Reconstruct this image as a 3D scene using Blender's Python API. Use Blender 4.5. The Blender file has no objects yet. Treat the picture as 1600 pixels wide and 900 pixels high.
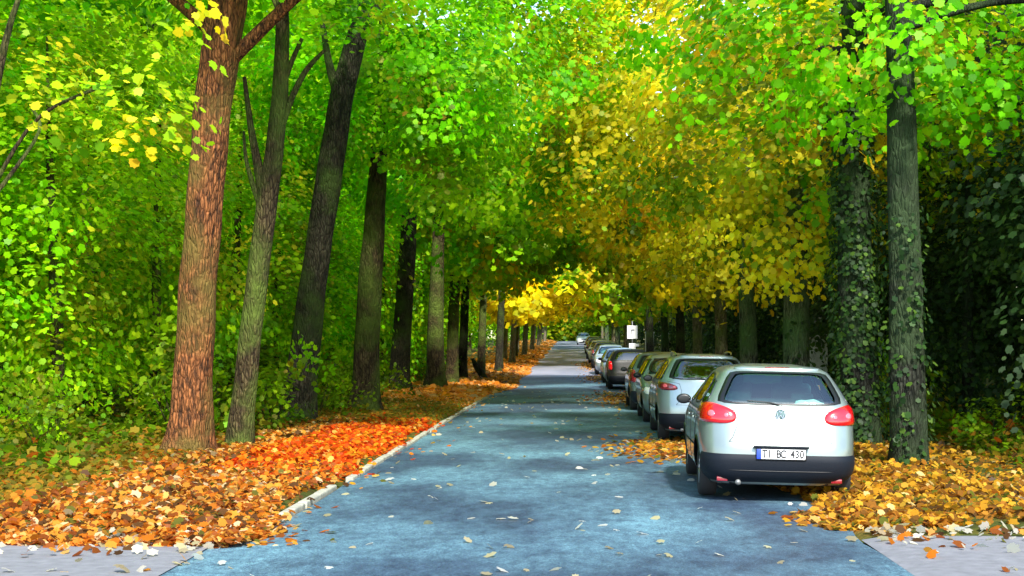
import bpy, bmesh, math, random
import numpy as np
from mathutils import Vector, Matrix
from math import radians as R, pi

S = bpy.context.scene
COL = S.collection
rng = np.random.default_rng(7)
random.seed(7)
F = 2240.0          # focal length in photo pixels
H = 1.73            # eye height
VX, VY = 895.0, 540.0

# ------------------------------------------------------------------ helpers
def road_z(y):
    y = np.asarray(y, dtype=float)
    t = np.clip((y - 50) / 20, 0, 1)
    z = np.where(y < 50, 0, np.where(y < 70, 0.015 * 20 * t * t / 2, 0.15 + 0.015 * (y - 70)))
    zc = 0.15 + 0.015 * 152 - 0.010 * np.maximum(y - 222, 0)
    return np.where(y > 222, np.minimum(z, zc), z)

def ground_z(x, y):
    x = np.asarray(x, dtype=float); y = np.asarray(y, dtype=float)
    b = road_z(y)
    fade = np.clip((y - 12.2) / 1.8, 0, 1)
    dl = np.clip((-2.95 - x), 0, None)
    dr = np.clip((x - 2.6), 0, None)
    hl = 0.05 * np.clip(dl / 0.15, 0, 1) + 0.08 * np.clip((dl - 0.1) / 2.2, 0, 1) + 0.03 * np.clip(dl - 4, 0, 40)
    hr = 0.03 * np.clip(dr / 0.3, 0, 1) + 0.10 * np.clip(dr / 2.5, 0, 1) + 0.02 * np.clip(dr - 4, 0, 30)
    n = 0.035 * np.sin(x * 1.7 + y * .31) * np.sin(y * .83 + x * .4) + 0.02 * np.sin(x * 3.1 - y * 1.3)
    n = n * np.clip((dl + dr) / 1.2, 0, 1)
    return b + (hl + hr + n) * fade - 0.03 * (1 - np.clip((dl + dr) / .05, 0, 1))

def P(px, py, d):
    return Vector(((px - VX) / F * d, d, H + (VY - py) / F * d))

def tag(o, label=None, cat=None, group=None, kind=None):
    if label: o["label"] = label
    if cat: o["category"] = cat
    if group: o["group"] = group
    if kind: o["kind"] = kind
    return o

def empty(name, loc=(0, 0, 0), rz=0, **k):
    o = bpy.data.objects.new(name, None); COL.objects.link(o)
    o.location = loc; o.rotation_euler = (0, 0, rz); o.empty_display_size = .3
    return tag(o, **k)

def link(name, me, mat=None, parent=None, smooth=True):
    o = bpy.data.objects.new(name, me); COL.objects.link(o)
    if mat is not None:
        for m in (mat if isinstance(mat, (list, tuple)) else [mat]): me.materials.append(m)
    if smooth: me.shade_smooth()
    if parent: o.parent = parent
    return o

def from_py(name, vs, fs, mat, parent=None, smooth=True):
    me = bpy.data.meshes.new(name); me.from_pydata([tuple(v) for v in vs], [], fs); me.update()
    return link(name, me, mat, parent, smooth)

def from_bm(name, bm, mat, parent=None, smooth=True):
    me = bpy.data.meshes.new(name); bm.to_mesh(me); bm.free()
    return link(name, me, mat, parent, smooth)

def bm_box(bm, c, s, bev=0.0, rot=None):
    r = bmesh.ops.create_cube(bm, size=1)
    vs = r['verts']
    bmesh.ops.scale(bm, vec=s, verts=vs)
    if bev > 0:
        es = list({e for v in vs for e in v.link_edges})
        q = bmesh.ops.bevel(bm, geom=es, offset=bev, segments=3, affect='EDGES', profile=.5)
        vs = list({v for f in q['faces'] for v in f.verts} | {v for v in vs if v.is_valid})
    if rot is not None: bmesh.ops.rotate(bm, cent=(0, 0, 0), matrix=rot, verts=vs)
    bmesh.ops.translate(bm, vec=c, verts=vs)

def copy_tree(o, parent=None):
    c = o.copy(); COL.objects.link(c)
    if parent: c.parent = parent
    for ch in list(o.children): copy_tree(ch, c)
    return c

def tube(name, pts, rads, mat, parent=None, seg=14, noise=0.0, seed=0, cap=True, flare=0.0):
    """smooth tapered tube along a polyline, with bark unevenness"""
    rr = np.random.default_rng(seed)
    P_ = np.array([tuple(p) for p in pts], float); Rd = np.array(rads, float)
    t = np.linspace(0, 1, len(P_)); n = max(8, (len(P_) - 1) * 5)
    tt = np.linspace(0, 1, n)
    # catmull style smoothing
    def sm(a):
        out = np.interp(tt, t, a)
        k = np.array([1, 2, 3, 2, 1]) / 9.0
        pad = np.concatenate([[out[0]] * 2, out, [out[-1]] * 2])
        s = np.convolve(pad, k, 'valid'); s[0] = out[0]; s[-1] = out[-1]
        return s
    C = np.stack([sm(P_[:, i]) for i in range(3)], 1); Rr = sm(Rd)
    T = np.gradient(C, axis=0); T /= np.linalg.norm(T, axis=1)[:, None] + 1e-9
    ref = np.array([0.0, 1.0, 0.03]) if abs(T[0, 1]) < .8 else np.array([1.0, 0, 0])
    vs = []; ph = rr.uniform(0, 6.28, 6)
    for i in range(n):
        u = np.cross(ref, T[i]); u /= np.linalg.norm(u); v = np.cross(T[i], u)
        for k in range(seg):
            a = 2 * pi * k / seg
            m = 1 + noise * (math.sin(3 * a + ph[0] + i * .35) + .6 * math.sin(5 * a + ph[1] - i * .5) + .7 * math.sin(i * 1.1 + ph[2] + a))
            if flare > 0:
                hgt = C[i, 2] - C[0, 2]
                m += flare * math.exp(-hgt / .28) * (1 + .55 * math.sin(5 * a + ph[3]))
            vs.append(C[i] + Rr[i] * m * (math.cos(a) * u + math.sin(a) * v))
    fs = []
    for i in range(n - 1):
        for k in range(seg):
            k2 = (k + 1) % seg
            fs.append((i * seg + k, i * seg + k2, (i + 1) * seg + k2, (i + 1) * seg + k))
    if cap: fs.append(tuple(range((n - 1) * seg, n * seg)))
    return from_py(name, vs, fs, mat, parent)

# ------------------------------------------------------------------ materials
def newmat(name):
    m = bpy.data.materials.new(name); m.use_nodes = True
    nt = m.node_tree
    return m, nt, nt.nodes['Principled BSDF'], nt.nodes, nt.links

def pmat(name, col, rough=.5, metal=0, spec=.5, coat=0, emis=None, bump=0, bscale=30, var=0):
    m, nt, b, N, L = newmat(name)
    b.inputs['Base Color'].default_value = (*col, 1); b.inputs['Roughness'].default_value = rough
    b.inputs['Metallic'].default_value = metal; b.inputs['Specular IOR Level'].default_value = spec
    b.inputs['Coat Weight'].default_value = coat; b.inputs['Coat Roughness'].default_value = .06
    tc = N.new('ShaderNodeTexCoord')
    nz = N.new('ShaderNodeTexNoise'); nz.inputs['Scale'].default_value = bscale; nz.inputs['Detail'].default_value = 5
    L.new(tc.outputs['Object'], nz.inputs['Vector'])
    if var > 0:
        mx = N.new('ShaderNodeMix'); mx.data_type = 'RGBA'
        mx.inputs[6].default_value = (*[c * (1 - var) for c in col], 1)
        mx.inputs[7].default_value = (*[min(1, c * (1 + var)) for c in col], 1)
        L.new(nz.outputs['Fac'], mx.inputs[0]); L.new(mx.outputs[2], b.inputs['Base Color'])
    if bump > 0:
        bp = N.new('ShaderNodeBump'); bp.inputs['Strength'].default_value = bump; bp.inputs['Distance'].default_value = .02
        L.new(nz.outputs['Fac'], bp.inputs['Height']); L.new(bp.outputs['Normal'], b.inputs['Normal'])
    return m

def paint(name, col, metal=.35, rough=.32, coat=.8):
    """car paint with faint dirt"""
    m, nt, b, N, L = newmat(name)
    tc = N.new('ShaderNodeTexCoord'); nz = N.new('ShaderNodeTexNoise'); nz.inputs['Scale'].default_value = 3.5; nz.inputs['Detail'].default_value = 8
    L.new(tc.outputs['Object'], nz.inputs['Vector'])
    sep = N.new('ShaderNodeSeparateXYZ'); L.new(tc.outputs['Object'], sep.inputs[0])
    low = N.new('ShaderNodeMapRange'); low.inputs['From Min'].default_value = .75; low.inputs['From Max'].default_value = .2
    L.new(sep.outputs['Z'], low.inputs['Value'])
    mu = N.new('ShaderNodeMath'); mu.operation = 'MULTIPLY'; L.new(nz.outputs['Fac'], mu.inputs[0]); L.new(low.outputs[0], mu.inputs[1])
    mx = N.new('ShaderNodeMix'); mx.data_type = 'RGBA'; mx.inputs[6].default_value = (*col, 1)
    mx.inputs[7].default_value = (.16, .14, .11, 1)
    L.new(mu.outputs[0], mx.inputs[0])
    geo = N.new('ShaderNodeNewGeometry')
    mb = N.new('ShaderNodeMix'); mb.data_type = 'RGBA'; mb.inputs[7].default_value = (.025, .027, .03, 1)
    L.new(geo.outputs['Backfacing'], mb.inputs[0]); L.new(mx.outputs[2], mb.inputs[6])
    L.new(mb.outputs[2], b.inputs['Base Color'])
    b.inputs['Metallic'].default_value = metal; b.inputs['Roughness'].default_value = rough
    b.inputs['Coat Weight'].default_value = coat; b.inputs['Coat Roughness'].default_value = .05
    return m

def leaf_material():
    m, nt, b, N, L = newmat('leaf')
    at = N.new('ShaderNodeAttribute'); at.attribute_name = 'leafcol'
    L.new(at.outputs['Color'], b.inputs['Base Color'])
    b.inputs['Roughness'].default_value = .42; b.inputs['Specular IOR Level'].default_value = .18
    tr = N.new('ShaderNodeBsdfTranslucent')
    hs = N.new('ShaderNodeHueSaturation'); hs.inputs['Value'].default_value = 1.15; hs.inputs['Hue'].default_value = .49
    L.new(at.outputs['Color'], hs.inputs['Color']); L.new(hs.outputs[0], tr.inputs['Color'])
    mx = N.new('ShaderNodeMixShader'); mx.inputs[0].default_value = .6
    L.new(b.outputs[0], mx.inputs[1]); L.new(tr.outputs[0], mx.inputs[2])
    L.new(mx.outputs[0], N['Material Output'].inputs['Surface'])
    return m

def bark(name, c1, c2, moss=None, mossw=.5, sc=1.0):
    m, nt, b, N, L = newmat(name)
    tc = N.new('ShaderNodeTexCoord'); mp = N.new('ShaderNodeMapping'); mp.inputs['Scale'].default_value = (sc * 10, sc * 10, sc * 2.6)
    L.new(tc.outputs['Object'], mp.inputs[0])
    nz = N.new('ShaderNodeTexNoise'); nz.inputs['Scale'].default_value = 1.6; nz.inputs['Detail'].default_value = 9; nz.inputs['Roughness'].default_value = .65
    L.new(mp.outputs[0], nz.inputs['Vector'])
    vo = N.new('ShaderNodeTexVoronoi'); vo.inputs['Scale'].default_value = 2.2; vo.feature = 'DISTANCE_TO_EDGE'
    L.new(mp.outputs[0], vo.inputs['Vector'])
    cr = N.new('ShaderNodeValToRGB'); cr.color_ramp.elements[0].position = .40; cr.color_ramp.elements[1].position = .62
    cr.color_ramp.elements[0].color = (*c1, 1); cr.color_ramp.elements[1].color = (*c2, 1)
    L.new(nz.outputs['Fac'], cr.inputs[0])
    fz = N.new('ShaderNodeValToRGB'); fz.color_ramp.elements[0].position = .02; fz.color_ramp.elements[1].position = .16
    fz.color_ramp.elements[0].color = (.38, .36, .34, 1); fz.color_ramp.elements[1].color = (1, 1, 1, 1); L.new(vo.outputs['Distance'], fz.inputs[0])
    fm = N.new('ShaderNodeMix'); fm.data_type = 'RGBA'; fm.blend_type = 'MULTIPLY'; fm.inputs[0].default_value = 1; L.new(cr.outputs[0], fm.inputs[6]); L.new(fz.outputs[0], fm.inputs[7])
    out = fm.outputs[2]
    if moss:
        n2 = N.new('ShaderNodeTexNoise'); n2.inputs['Scale'].default_value = 1.1; n2.inputs['Detail'].default_value = 6
        L.new(tc.outputs['Object'], n2.inputs['Vector'])
        c2_ = N.new('ShaderNodeValToRGB'); c2_.color_ramp.elements[0].position = .62 - mossw * .35; c2_.color_ramp.elements[1].position = .72 - mossw * .25
        L.new(n2.outputs['Fac'], c2_.inputs[0])
        mx = N.new('ShaderNodeMix'); mx.data_type = 'RGBA'; mx.inputs[7].default_value = (*moss, 1)
        L.new(c2_.outputs[0], mx.inputs[0]); L.new(out, mx.inputs[6]); out = mx.outputs[2]
    L.new(out, b.inputs['Base Color']); b.inputs['Roughness'].default_value = .9; b.inputs['Specular IOR Level'].default_value = .15
    ad = N.new('ShaderNodeMath'); ad.operation = 'MULTIPLY'; L.new(nz.outputs['Fac'], ad.inputs[0])
    mr = N.new('ShaderNodeMapRange'); mr.inputs['From Max'].default_value = .25; mr.inputs['To Min'].default_value = .45
    L.new(vo.outputs['Distance'], mr.inputs['Value']); L.new(mr.outputs[0], ad.inputs[1])
    bp = N.new('ShaderNodeBump'); bp.inputs['Strength'].default_value = 1.0; bp.inputs['Distance'].default_value = .09
    L.new(ad.outputs[0], bp.inputs['Height']); L.new(bp.outputs['Normal'], b.inputs['Normal'])
    return m

def road_material():
    m, nt, b, N, L = newmat('asphalt')
    tc = N.new('ShaderNodeTexCoord')
    def noise(scale, vec=(1, 1, 1), det=5, rough=.55):
        mp = N.new('ShaderNodeMapping'); mp.inputs['Scale'].default_value = vec; L.new(tc.outputs['Object'], mp.inputs[0])
        n = N.new('ShaderNodeTexNoise'); n.inputs['Scale'].default_value = scale; n.inputs['Detail'].default_value = det; n.inputs['Roughness'].default_value = rough
        L.new(mp.outputs[0], n.inputs['Vector']); return n.outputs['Fac']
    def ramp(f, a, b_, ca, cb):
        r = N.new('ShaderNodeValToRGB'); r.color_ramp.elements[0].position = a; r.color_ramp.elements[1].position = b_
        r.color_ramp.elements[0].color = (*ca, 1); r.color_ramp.elements[1].color = (*cb, 1); L.new(f, r.inputs[0]); return r.outputs[0]
    def mix(f, a, b_, mode='MIX'):
        x = N.new('ShaderNodeMix'); x.data_type = 'RGBA'; x.blend_type = mode
        if isinstance(f, float): x.inputs[0].default_value = f
        else: L.new(f, x.inputs[0])
        L.new(a, x.inputs[6]); L.new(b_, x.inputs[7]); return x.outputs[2]
    patches = ramp(noise(.55, (.7, .38, 1), 4), .42, .60, ROAD_DARK, ROAD_LITE)   # old repairs, worn bands
    fine = ramp(noise(9, (1, .5, 1), 6, .7), .34, .66, (.60, .60, .66), (1.38, 1.38, 1.3))
    c = mix(1.0, patches, fine, 'MULTIPLY')
    grit = ramp(noise(90, (1, 1, 1), 3, .8), .38, .66, (.55, .55, .58), (1.55, 1.5, 1.45))
    c = mix(1.0, c, grit, 'MULTIPLY')
    g2 = ramp(noise(38, (1, .8, 1), 4, .8), .38, .64, (.58, .60, .66), (1.45, 1.42, 1.34)); c = mix(1.0, c, g2, 'MULTIPLY')
    # rectangular repair patches
    mp = N.new('ShaderNodeMapping'); mp.inputs['Scale'].default_value = (.55, .22, 1); mp.inputs['Location'].default_value = (.3, .1, 0); L.new(tc.outputs['Object'], mp.inputs[0])
    vo = N.new('ShaderNodeTexVoronoi'); vo.distance = 'CHEBYCHEV'; vo.inputs['Scale'].default_value = 1.0; vo.inputs['Randomness'].default_value = .8; L.new(mp.outputs[0], vo.inputs['Vector'])
    sc_ = N.new('ShaderNodeSeparateColor'); L.new(vo.outputs['Color'], sc_.inputs[0])
    c = mix(1.0, c, ramp(sc_.outputs[0], .45, .75, (1, 1, 1), (1.18, 1.2, 1.18)), 'MULTIPLY'); c = mix(1.0, c, ramp(sc_.outputs[1], .60, .84, (1, 1, 1), (.86, .87, .90)), 'MULTIPLY')
    # hairline cracks
    mw_ = N.new('ShaderNodeMapping'); mw_.inputs['Scale'].default_value = (.6, .4, 1); L.new(tc.outputs['Object'], mw_.inputs[0])
    nd = N.new('ShaderNodeTexNoise'); nd.inputs['Scale'].default_value = 2.5; nd.inputs['Detail'].default_value = 5; L.new(tc.outputs['Object'], nd.inputs['Vector'])
    mxv = N.new('ShaderNodeMix'); mxv.data_type = 'RGBA'; mxv.inputs[0].default_value = .28; L.new(mw_.outputs[0], mxv.inputs[6]); L.new(nd.outputs['Color'], mxv.inputs[7])
    vc = N.new('ShaderNodeTexVoronoi'); vc.feature = 'DISTANCE_TO_EDGE'; vc.inputs['Scale'].default_value = 1.1; L.new(mxv.outputs[2], vc.inputs['Vector'])
    c = mix(1.0, c, ramp(vc.outputs['Distance'], .004, .012, (.80, .80, .82), (1, 1, 1)), 'MULTIPLY')
    # another lilac-grey surfacing on the rise, sunlight painted in as a paler tone
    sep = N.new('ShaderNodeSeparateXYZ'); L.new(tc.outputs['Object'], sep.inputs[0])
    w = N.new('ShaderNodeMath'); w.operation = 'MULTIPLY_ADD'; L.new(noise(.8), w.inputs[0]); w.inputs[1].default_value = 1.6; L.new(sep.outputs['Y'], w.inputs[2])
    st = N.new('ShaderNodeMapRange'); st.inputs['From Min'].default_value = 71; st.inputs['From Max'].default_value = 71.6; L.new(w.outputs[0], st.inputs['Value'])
    sunlit_surf = ramp(noise(.35, (1, .25, 1), 5), .35, .65, (.15, .165, .22), (.29, .30, .37))
    c = mix(st.outputs[0], c, sunlit_surf)
    L.new(c, b.inputs['Base Color']); b.inputs['Roughness'].default_value = .62; b.inputs['Specular IOR Level'].default_value = .4
    bp = N.new('ShaderNodeBump'); bp.inputs['Strength'].default_value = .5; bp.inputs['Distance'].default_value = .01
    L.new(noise(120, (1, 1, 1), 3), bp.inputs['Height']); L.new(bp.outputs['Normal'], b.inputs['Normal'])
    return m

def soil_material():
    m, nt, b, N, L = newmat('soil')
    tc = N.new('ShaderNodeTexCoord')
    n = N.new('ShaderNodeTexNoise'); n.inputs['Scale'].default_value = 1.3; n.inputs['Detail'].default_value = 9; n.inputs['Roughness'].default_value = .7
    L.new(tc.outputs['Object'], n.inputs['Vector'])
    r = N.new('ShaderNodeValToRGB'); e = r.color_ramp.elements
    e[0].position = .3; e[0].color = (.03, .022, .008, 1); e[1].position = .7; e[1].color = (.20, .10, .02, 1)
    q = r.color_ramp.elements.new(.5); q.color = (.055, .07, .012, 1)
    L.new(n.outputs['Fac'], r.inputs[0]); L.new(r.outputs[0], b.inputs['Base Color'])
    b.inputs['Roughness'].default_value = .95; b.inputs['Specular IOR Level'].default_value = .1
    n2 = N.new('ShaderNodeTexNoise'); n2.inputs['Scale'].default_value = 14; n2.inputs['Detail'].default_value = 6
    L.new(tc.outputs['Object'], n2.inputs['Vector'])
    bp = N.new('ShaderNodeBump'); bp.inputs['Strength'].default_value = .8; bp.inputs['Distance'].default_value = .06
    L.new(n2.outputs['Fac'], bp.inputs['Height']); L.new(bp.outputs['Normal'], b.inputs['Normal'])
    return m

def glass_material(name, tint, dens=.55):
    m, nt, b, N, L = newmat(name); N.remove(b)
    tr = N.new('ShaderNodeBsdfTransparent'); tr.inputs['Color'].default_value = (*tint, 1)
    gl = N.new('ShaderNodeBsdfGlossy'); gl.inputs['Roughness'].default_value = .03; gl.inputs['Color'].default_value = (.9, 1, 1, 1)
    fr = N.new('ShaderNodeFresnel'); fr.inputs['IOR'].default_value = 1.6
    ad = N.new('ShaderNodeMath'); ad.operation = 'ADD'; ad.inputs[1].default_value = .09; L.new(fr.outputs[0], ad.inputs[0])
    mx = N.new('ShaderNodeMixShader'); L.new(ad.outputs[0], mx.inputs[0]); L.new(tr.outputs[0], mx.inputs[1]); L.new(gl.outputs[0], mx.inputs[2])
    L.new(mx.outputs[0], N['Material Output'].inputs['Surface'])
    return m

ROAD_DARK = (.032, .060, .100); ROAD_LITE = (.095, .195, .255)  # asphalt tones with the blue of the sky light mixed in
M = {}
M['leaf'] = leaf_material()
M['bark_warm'] = bark('bark_warm', (.060, .028, .014), (.42, .155, .052), moss=(.15, .10, .025), mossw=.45)
M['bark_brown'] = bark('bark_brown', (.030, .020, .012), (.12, .090, .040), moss=(.085, .12, .02), mossw=.55)
M['bark_dark'] = bark('bark_dark', (.018, .016, .010), (.070, .062, .038), moss=(.045, .07, .015), mossw=.4)
M['bark_pale'] = bark('bark_pale', (.10, .085, .06), (.36, .30, .21), moss=(.12, .16, .05), mossw=.5)
M['bark_green'] = bark('bark_green', (.032, .038, .025), (.19, .215, .125), moss=(.07, .13, .04), mossw=.6)
M['bark_ivy'] = bark('bark_ivy', (.010, .012, .008), (.045, .048, .035), moss=(.03, .05, .02), mossw=.7)
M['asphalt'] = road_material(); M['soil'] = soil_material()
M['kerb'] = pmat('kerb_concrete', (.34, .33, .26), .9, bump=.8, bscale=9, var=.65)
M['lane'] = pmat('lane_concrete', (.17, .17, .185), .85, bump=.6, bscale=8, var=.4)
M['silver'] = paint('silver_paint', (.235, .295, .285), .45, .30)
M['silver2'] = paint('pale_silver_paint', (.32, .41, .43), .4, .28)
M['greensilver'] = paint('grey_green_paint', (.10, .16, .165), .15, .3)
M['black_paint'] = paint('black_paint', (.006, .007, .009), 0, .4, .15)
M['dark_paint'] = paint('dark_blue_paint', (.03, .05, .07), .2, .25)
M['white_paint'] = paint('white_paint', (.70, .74, .76), 0, .3)
M['plastic'] = pmat('black_plastic', (.006, .009, .015), .6, spec=.2, bump=.1, bscale=60)
M['rubber'] = pmat('tyre_rubber', (.015, .015, .016), .8)
M['rim'] = pmat('alloy_rim', (.35, .36, .37), .35, metal=.8)
M['seal'] = pmat('black_seal', (.008, .009, .01), .35)
M['glass'] = glass_material('car_glass', (.66, .90, .85))
M['glass_blue'] = glass_material('blue_car_glass', (.16, .28, .55))
M['glass_dark'] = glass_material('dark_car_glass', (.10, .14, .13))
M['red'] = pmat('tail_lamp_red', (.62, .002, .008), .12, spec=.7, coat=1)
M['redd'] = pmat('dark_tail_lamp', (.22, .008, .02), .12, spec=.7, coat=1)
M['lampwhite'] = pmat('lamp_lens', (.85, .86, .86), .15, coat=1)
M['chrome'] = pmat('chrome', (.6, .62, .63), .15, metal=1)
M['trim'] = pmat('cabin_trim', (.10, .17, .17), .8)
M['seat'] = pmat('seat_cloth', (.13, .24, .23), .9, bump=.3)
M['plate'] = pmat('plate_white', (.82, .84, .86), .4)
M['plateblue'] = pmat('plate_blue', (.02, .06, .55), .4)
M['ink'] = pmat('plate_ink', (.01, .01, .012), .5)
M['sign'] = pmat('sign_white', (.86, .87, .85), .4)
M['signgrey'] = pmat('sign_symbol_grey', (.25, .26, .28), .5)
M['steel'] = pmat('galvanised_steel', (.22, .23, .23), .5, metal=.6)
M['stone'] = pmat('weathered_stone', (.36, .37, .30), .9, bump=.8, bscale=9, var=.5)
M['paper'] = pmat('pale_cloth', (.5, .75, .68), .8)

# ------------------------------------------------------------------ foliage
LEAF_A = np.array([(0, -.48), (.20, -.36), (.40, -.34), (.36, -.14), (.50, .10), (.30, .18), (.22, .34), (.04, .52), (-.12, .36), (-.28, .30), (-.34, .12), (-.50, .02), (-.36, -.16), (-.40, -.34), (-.16, -.36)], float)
LEAF_B = np.array([(0, -.48), (.24, -.38), (.44, -.20), (.34, .0), (.46, .20), (.20, .26), (.04, .50), (-.18, .32), (-.42, .24), (-.36, .0), (-.46, -.20), (-.22, -.36)], float)
LEAF_C = np.array([(.05, -.5), (.46, -.12), (.22, .40), (-.20, .46), (-.48, .0)], float)

def leaf_mesh(name, C, Nn, size, col, tmpl, curl=.22, seed=0):
    """every leaf is its own lobed, curled face"""
    r = np.random.default_rng(seed); n = len(C); k = len(tmpl)
    Nn = Nn / (np.linalg.norm(Nn, axis=1)[:, None] + 1e-9)
    a = r.normal(size=(n, 3)); U = np.cross(Nn, a); U /= np.linalg.norm(U, axis=1)[:, None] + 1e-9
    V = np.cross(Nn, U)
    asp = r.uniform(.75, 1.1, n)
    tx = tmpl[None, :, 0] * size[:, None] * asp[:, None]; ty = tmpl[None, :, 1] * size[:, None]
    rad2 = (tmpl ** 2).sum(1)[None, :] * size[:, None]
    cz = -rad2 * curl * r.uniform(-.6, 2.2, n)[:, None]
    co = C[:, None, :] + tx[..., None] * U[:, None, :] + ty[..., None] * V[:, None, :] + cz[..., None] * Nn[:, None, :]
    me = bpy.data.meshes.new(name)
    me.vertices.add(n * k); me.vertices.foreach_set('co', co.reshape(-1).astype(np.float32))
    me.loops.add(n * k); me.loops.foreach_set('vertex_index', np.arange(n * k, dtype=np.int32))
    me.polygons.add(n); me.polygons.foreach_set('loop_start', (np.arange(n) * k).astype(np.int32))
    me.update(calc_edges=True)
    at = me.attributes.new('leafcol', 'FLOAT_COLOR', 'FACE')
    c4 = np.ones((n, 4), np.float32); c4[:, :3] = np.clip(col, 0, .95)
    at.data.foreach_set('color', c4.reshape(-1))
    me.materials.append(M['leaf'])
    return me

PAL = {
 'green':  [((.16, .56, .002), 5), ((.28, .70, .003), 4), ((.08, .34, .002), 3), ((.46, .70, .006), 2), ((.60, .52, .05), .15)],
 'mid':    [((.22, .52, .003), 4), ((.12, .34, .003), 3), ((.38, .60, .005), 3), ((.42, .44, .02), .6), ((.55, .34, .02), .2)],
 'lime':   [((.30, .66, .006), 4), ((.46, .68, .008), 4), ((.16, .44, .005), 3), ((.62, .55, .02), 1)],
 'olive':  [((.30, .44, .008), 4), ((.46, .50, .010), 3), ((.14, .28, .006), 3), ((.78, .60, .02), 1.6), ((.85, .66, .06), .4)],
 'gold':   [((.90, .72, .010), 5), ((.80, .64, .008), 4), ((.94, .84, .05), 2), ((.56, .60, .010), 3), ((.28, .42, .006), 1), ((.80, .42, .01), .7)],
 'yellow': [((.95, .80, .01), 6), ((.95, .66, .01), 3), ((.70, .66, .01), 2), ((.34, .42, .01), 1)],
 'dark':   [((.040, .095, .020), 5), ((.020, .050, .016), 4), ((.09, .17, .025), 2), ((.05, .08, .04), 2)],
 'under':  [((.14, .28, .006), 4), ((.24, .38, .008), 3), ((.08, .16, .006), 3), ((.26, .20, .01), 1)],
 'litter': [((.74, .34, .04), 4), ((.85, .50, .13), 2.2), ((.62, .19, .015), 4), ((.34, .10, .02), 4), ((.85, .62, .34), .8), ((.13, .06, .02), 3), ((.14, .14, .02), 1)],
 'red':    [((.72, .09, .008), 5), ((.85, .22, .010), 4), ((.88, .38, .02), 2), ((.38, .06, .01), 2), ((.80, .50, .10), .7)],
 'peach':  [((.85, .36, .05), 4), ((.85, .50, .16), 3), ((.60, .22, .02), 3), ((.75, .30, .01), 2)],
 'moss':   [((.30, .22, .02), 4), ((.18, .16, .02), 3), ((.45, .22, .02), 3), ((.22, .26, .02), 1.5), ((.5, .14, .01), 1)],
 'ochre':  [((.62, .32, .02), 4), ((.74, .44, .04), 3), ((.38, .16, .02), 4), ((.26, .12, .02), 2), ((.80, .60, .22), .5), ((.16, .18, .02), 1.3), ((.12, .06, .015), 2)],
}
def pick(pal, n, r, patch=None):
    cols = np.array([c for c, _ in PAL[pal]]); w = np.array([q for _, q in PAL[pal]]); w = w / w.sum()
    c = cols[r.choice(len(cols), n, p=w)]
    return c * r.uniform(.78, 1.22, (n, 1))

def cluster_leaves(centres, crad, per, size, pals, r, flat=.38, droop=.35, tree_c=None):
    """sprays of leaves round each twig end; colour drifts from spray to spray"""
    m = len(centres); n = m * per
    cc = np.repeat(centres, per, 0); cr = np.repeat(crad, per)
    ang = r.uniform(0, 2 * pi, n); rad = np.sqrt(r.uniform(0, 1, n))
    d = np.stack([np.cos(ang) * rad, np.sin(ang) * rad, r.normal(0, flat, n)], 1)
    d[:, 2] -= droop * rad ** 2
    pos = cc + d * cr[:, None]
    til = np.repeat(r.normal(0, .35, (m, 3)), per, 0)
    nrm = np.stack([d[:, 0] * .8, d[:, 1] * .8 - .25, np.full(n, .75)], 1) + til + r.normal(0, .38, (n, 3))
    if tree_c is not None:
        o = pos - tree_c; o /= np.linalg.norm(o, axis=1)[:, None] + 1e-6
        nrm += o * .55
    pi_ = r.choice(len(pals), m, p=np.array([w for _, w in pals]) / sum(w for _, w in pals))
    col = np.zeros((n, 3)); pn = np.repeat(pi_, per)
    for i, (p, _) in enumerate(pals):
        k = pn == i; col[k] = pick(p, int(k.sum()), r)
    own = col.reshape(m, per, 3)[:, 0, :]; wmix = r.uniform(.25, .75, m)[:, None]
    own = np.repeat(own * wmix, per, 0); col = own + col * np.repeat(1 - wmix, per, 0)
    col *= np.repeat(r.uniform(.62, 1.3, m), per)[:, None]
    sz = size * r.uniform(.6, 1.3, n)
    return pos, nrm, sz, col

def crown_centres(c, rad, m, r, keep=None, shell=.55, topthin=1.0):
    out = []
    c = np.array(c); rad = np.array(rad)
    while len(out) < m:
        v = r.normal(size=3); v /= np.linalg.norm(v); q = c + v * rad * (r.uniform(shell ** 3, 1) ** (1 / 3))
        q = q + r.normal(0, .35, 3)
        if topthin < 1 and q[2] > c[2] and r.uniform() > topthin: continue
        if keep is None or keep(*q): out.append(q)
    return np.array(out)

def tunnel(x, y, z):          # clearance above the carriageway and the parked cars
    if y < 17 and abs(x) < 5: return False
    if y > 24 and (((-8.5 if z > 7 and y > 50 else -4.6) < x < (6.5 if z > 7 else 4.8)) if y > 45 else -1.5 < x < 2.5) and z > (6.6 if y > 84 else 3.6):      # gaps in the roof of leaves that let daylight down to the road
        t = y + (z - 1.0) * 1.0
        for a, b in ((35, 41), (54, 60), (71, 150), (168, 214)):
            if a < t < b: return False
    if -3.4 < x < 4.6: return z > 4.1 + .9 * math.cos(x * .8) + min(1.0, y * .006)
    return True

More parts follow.
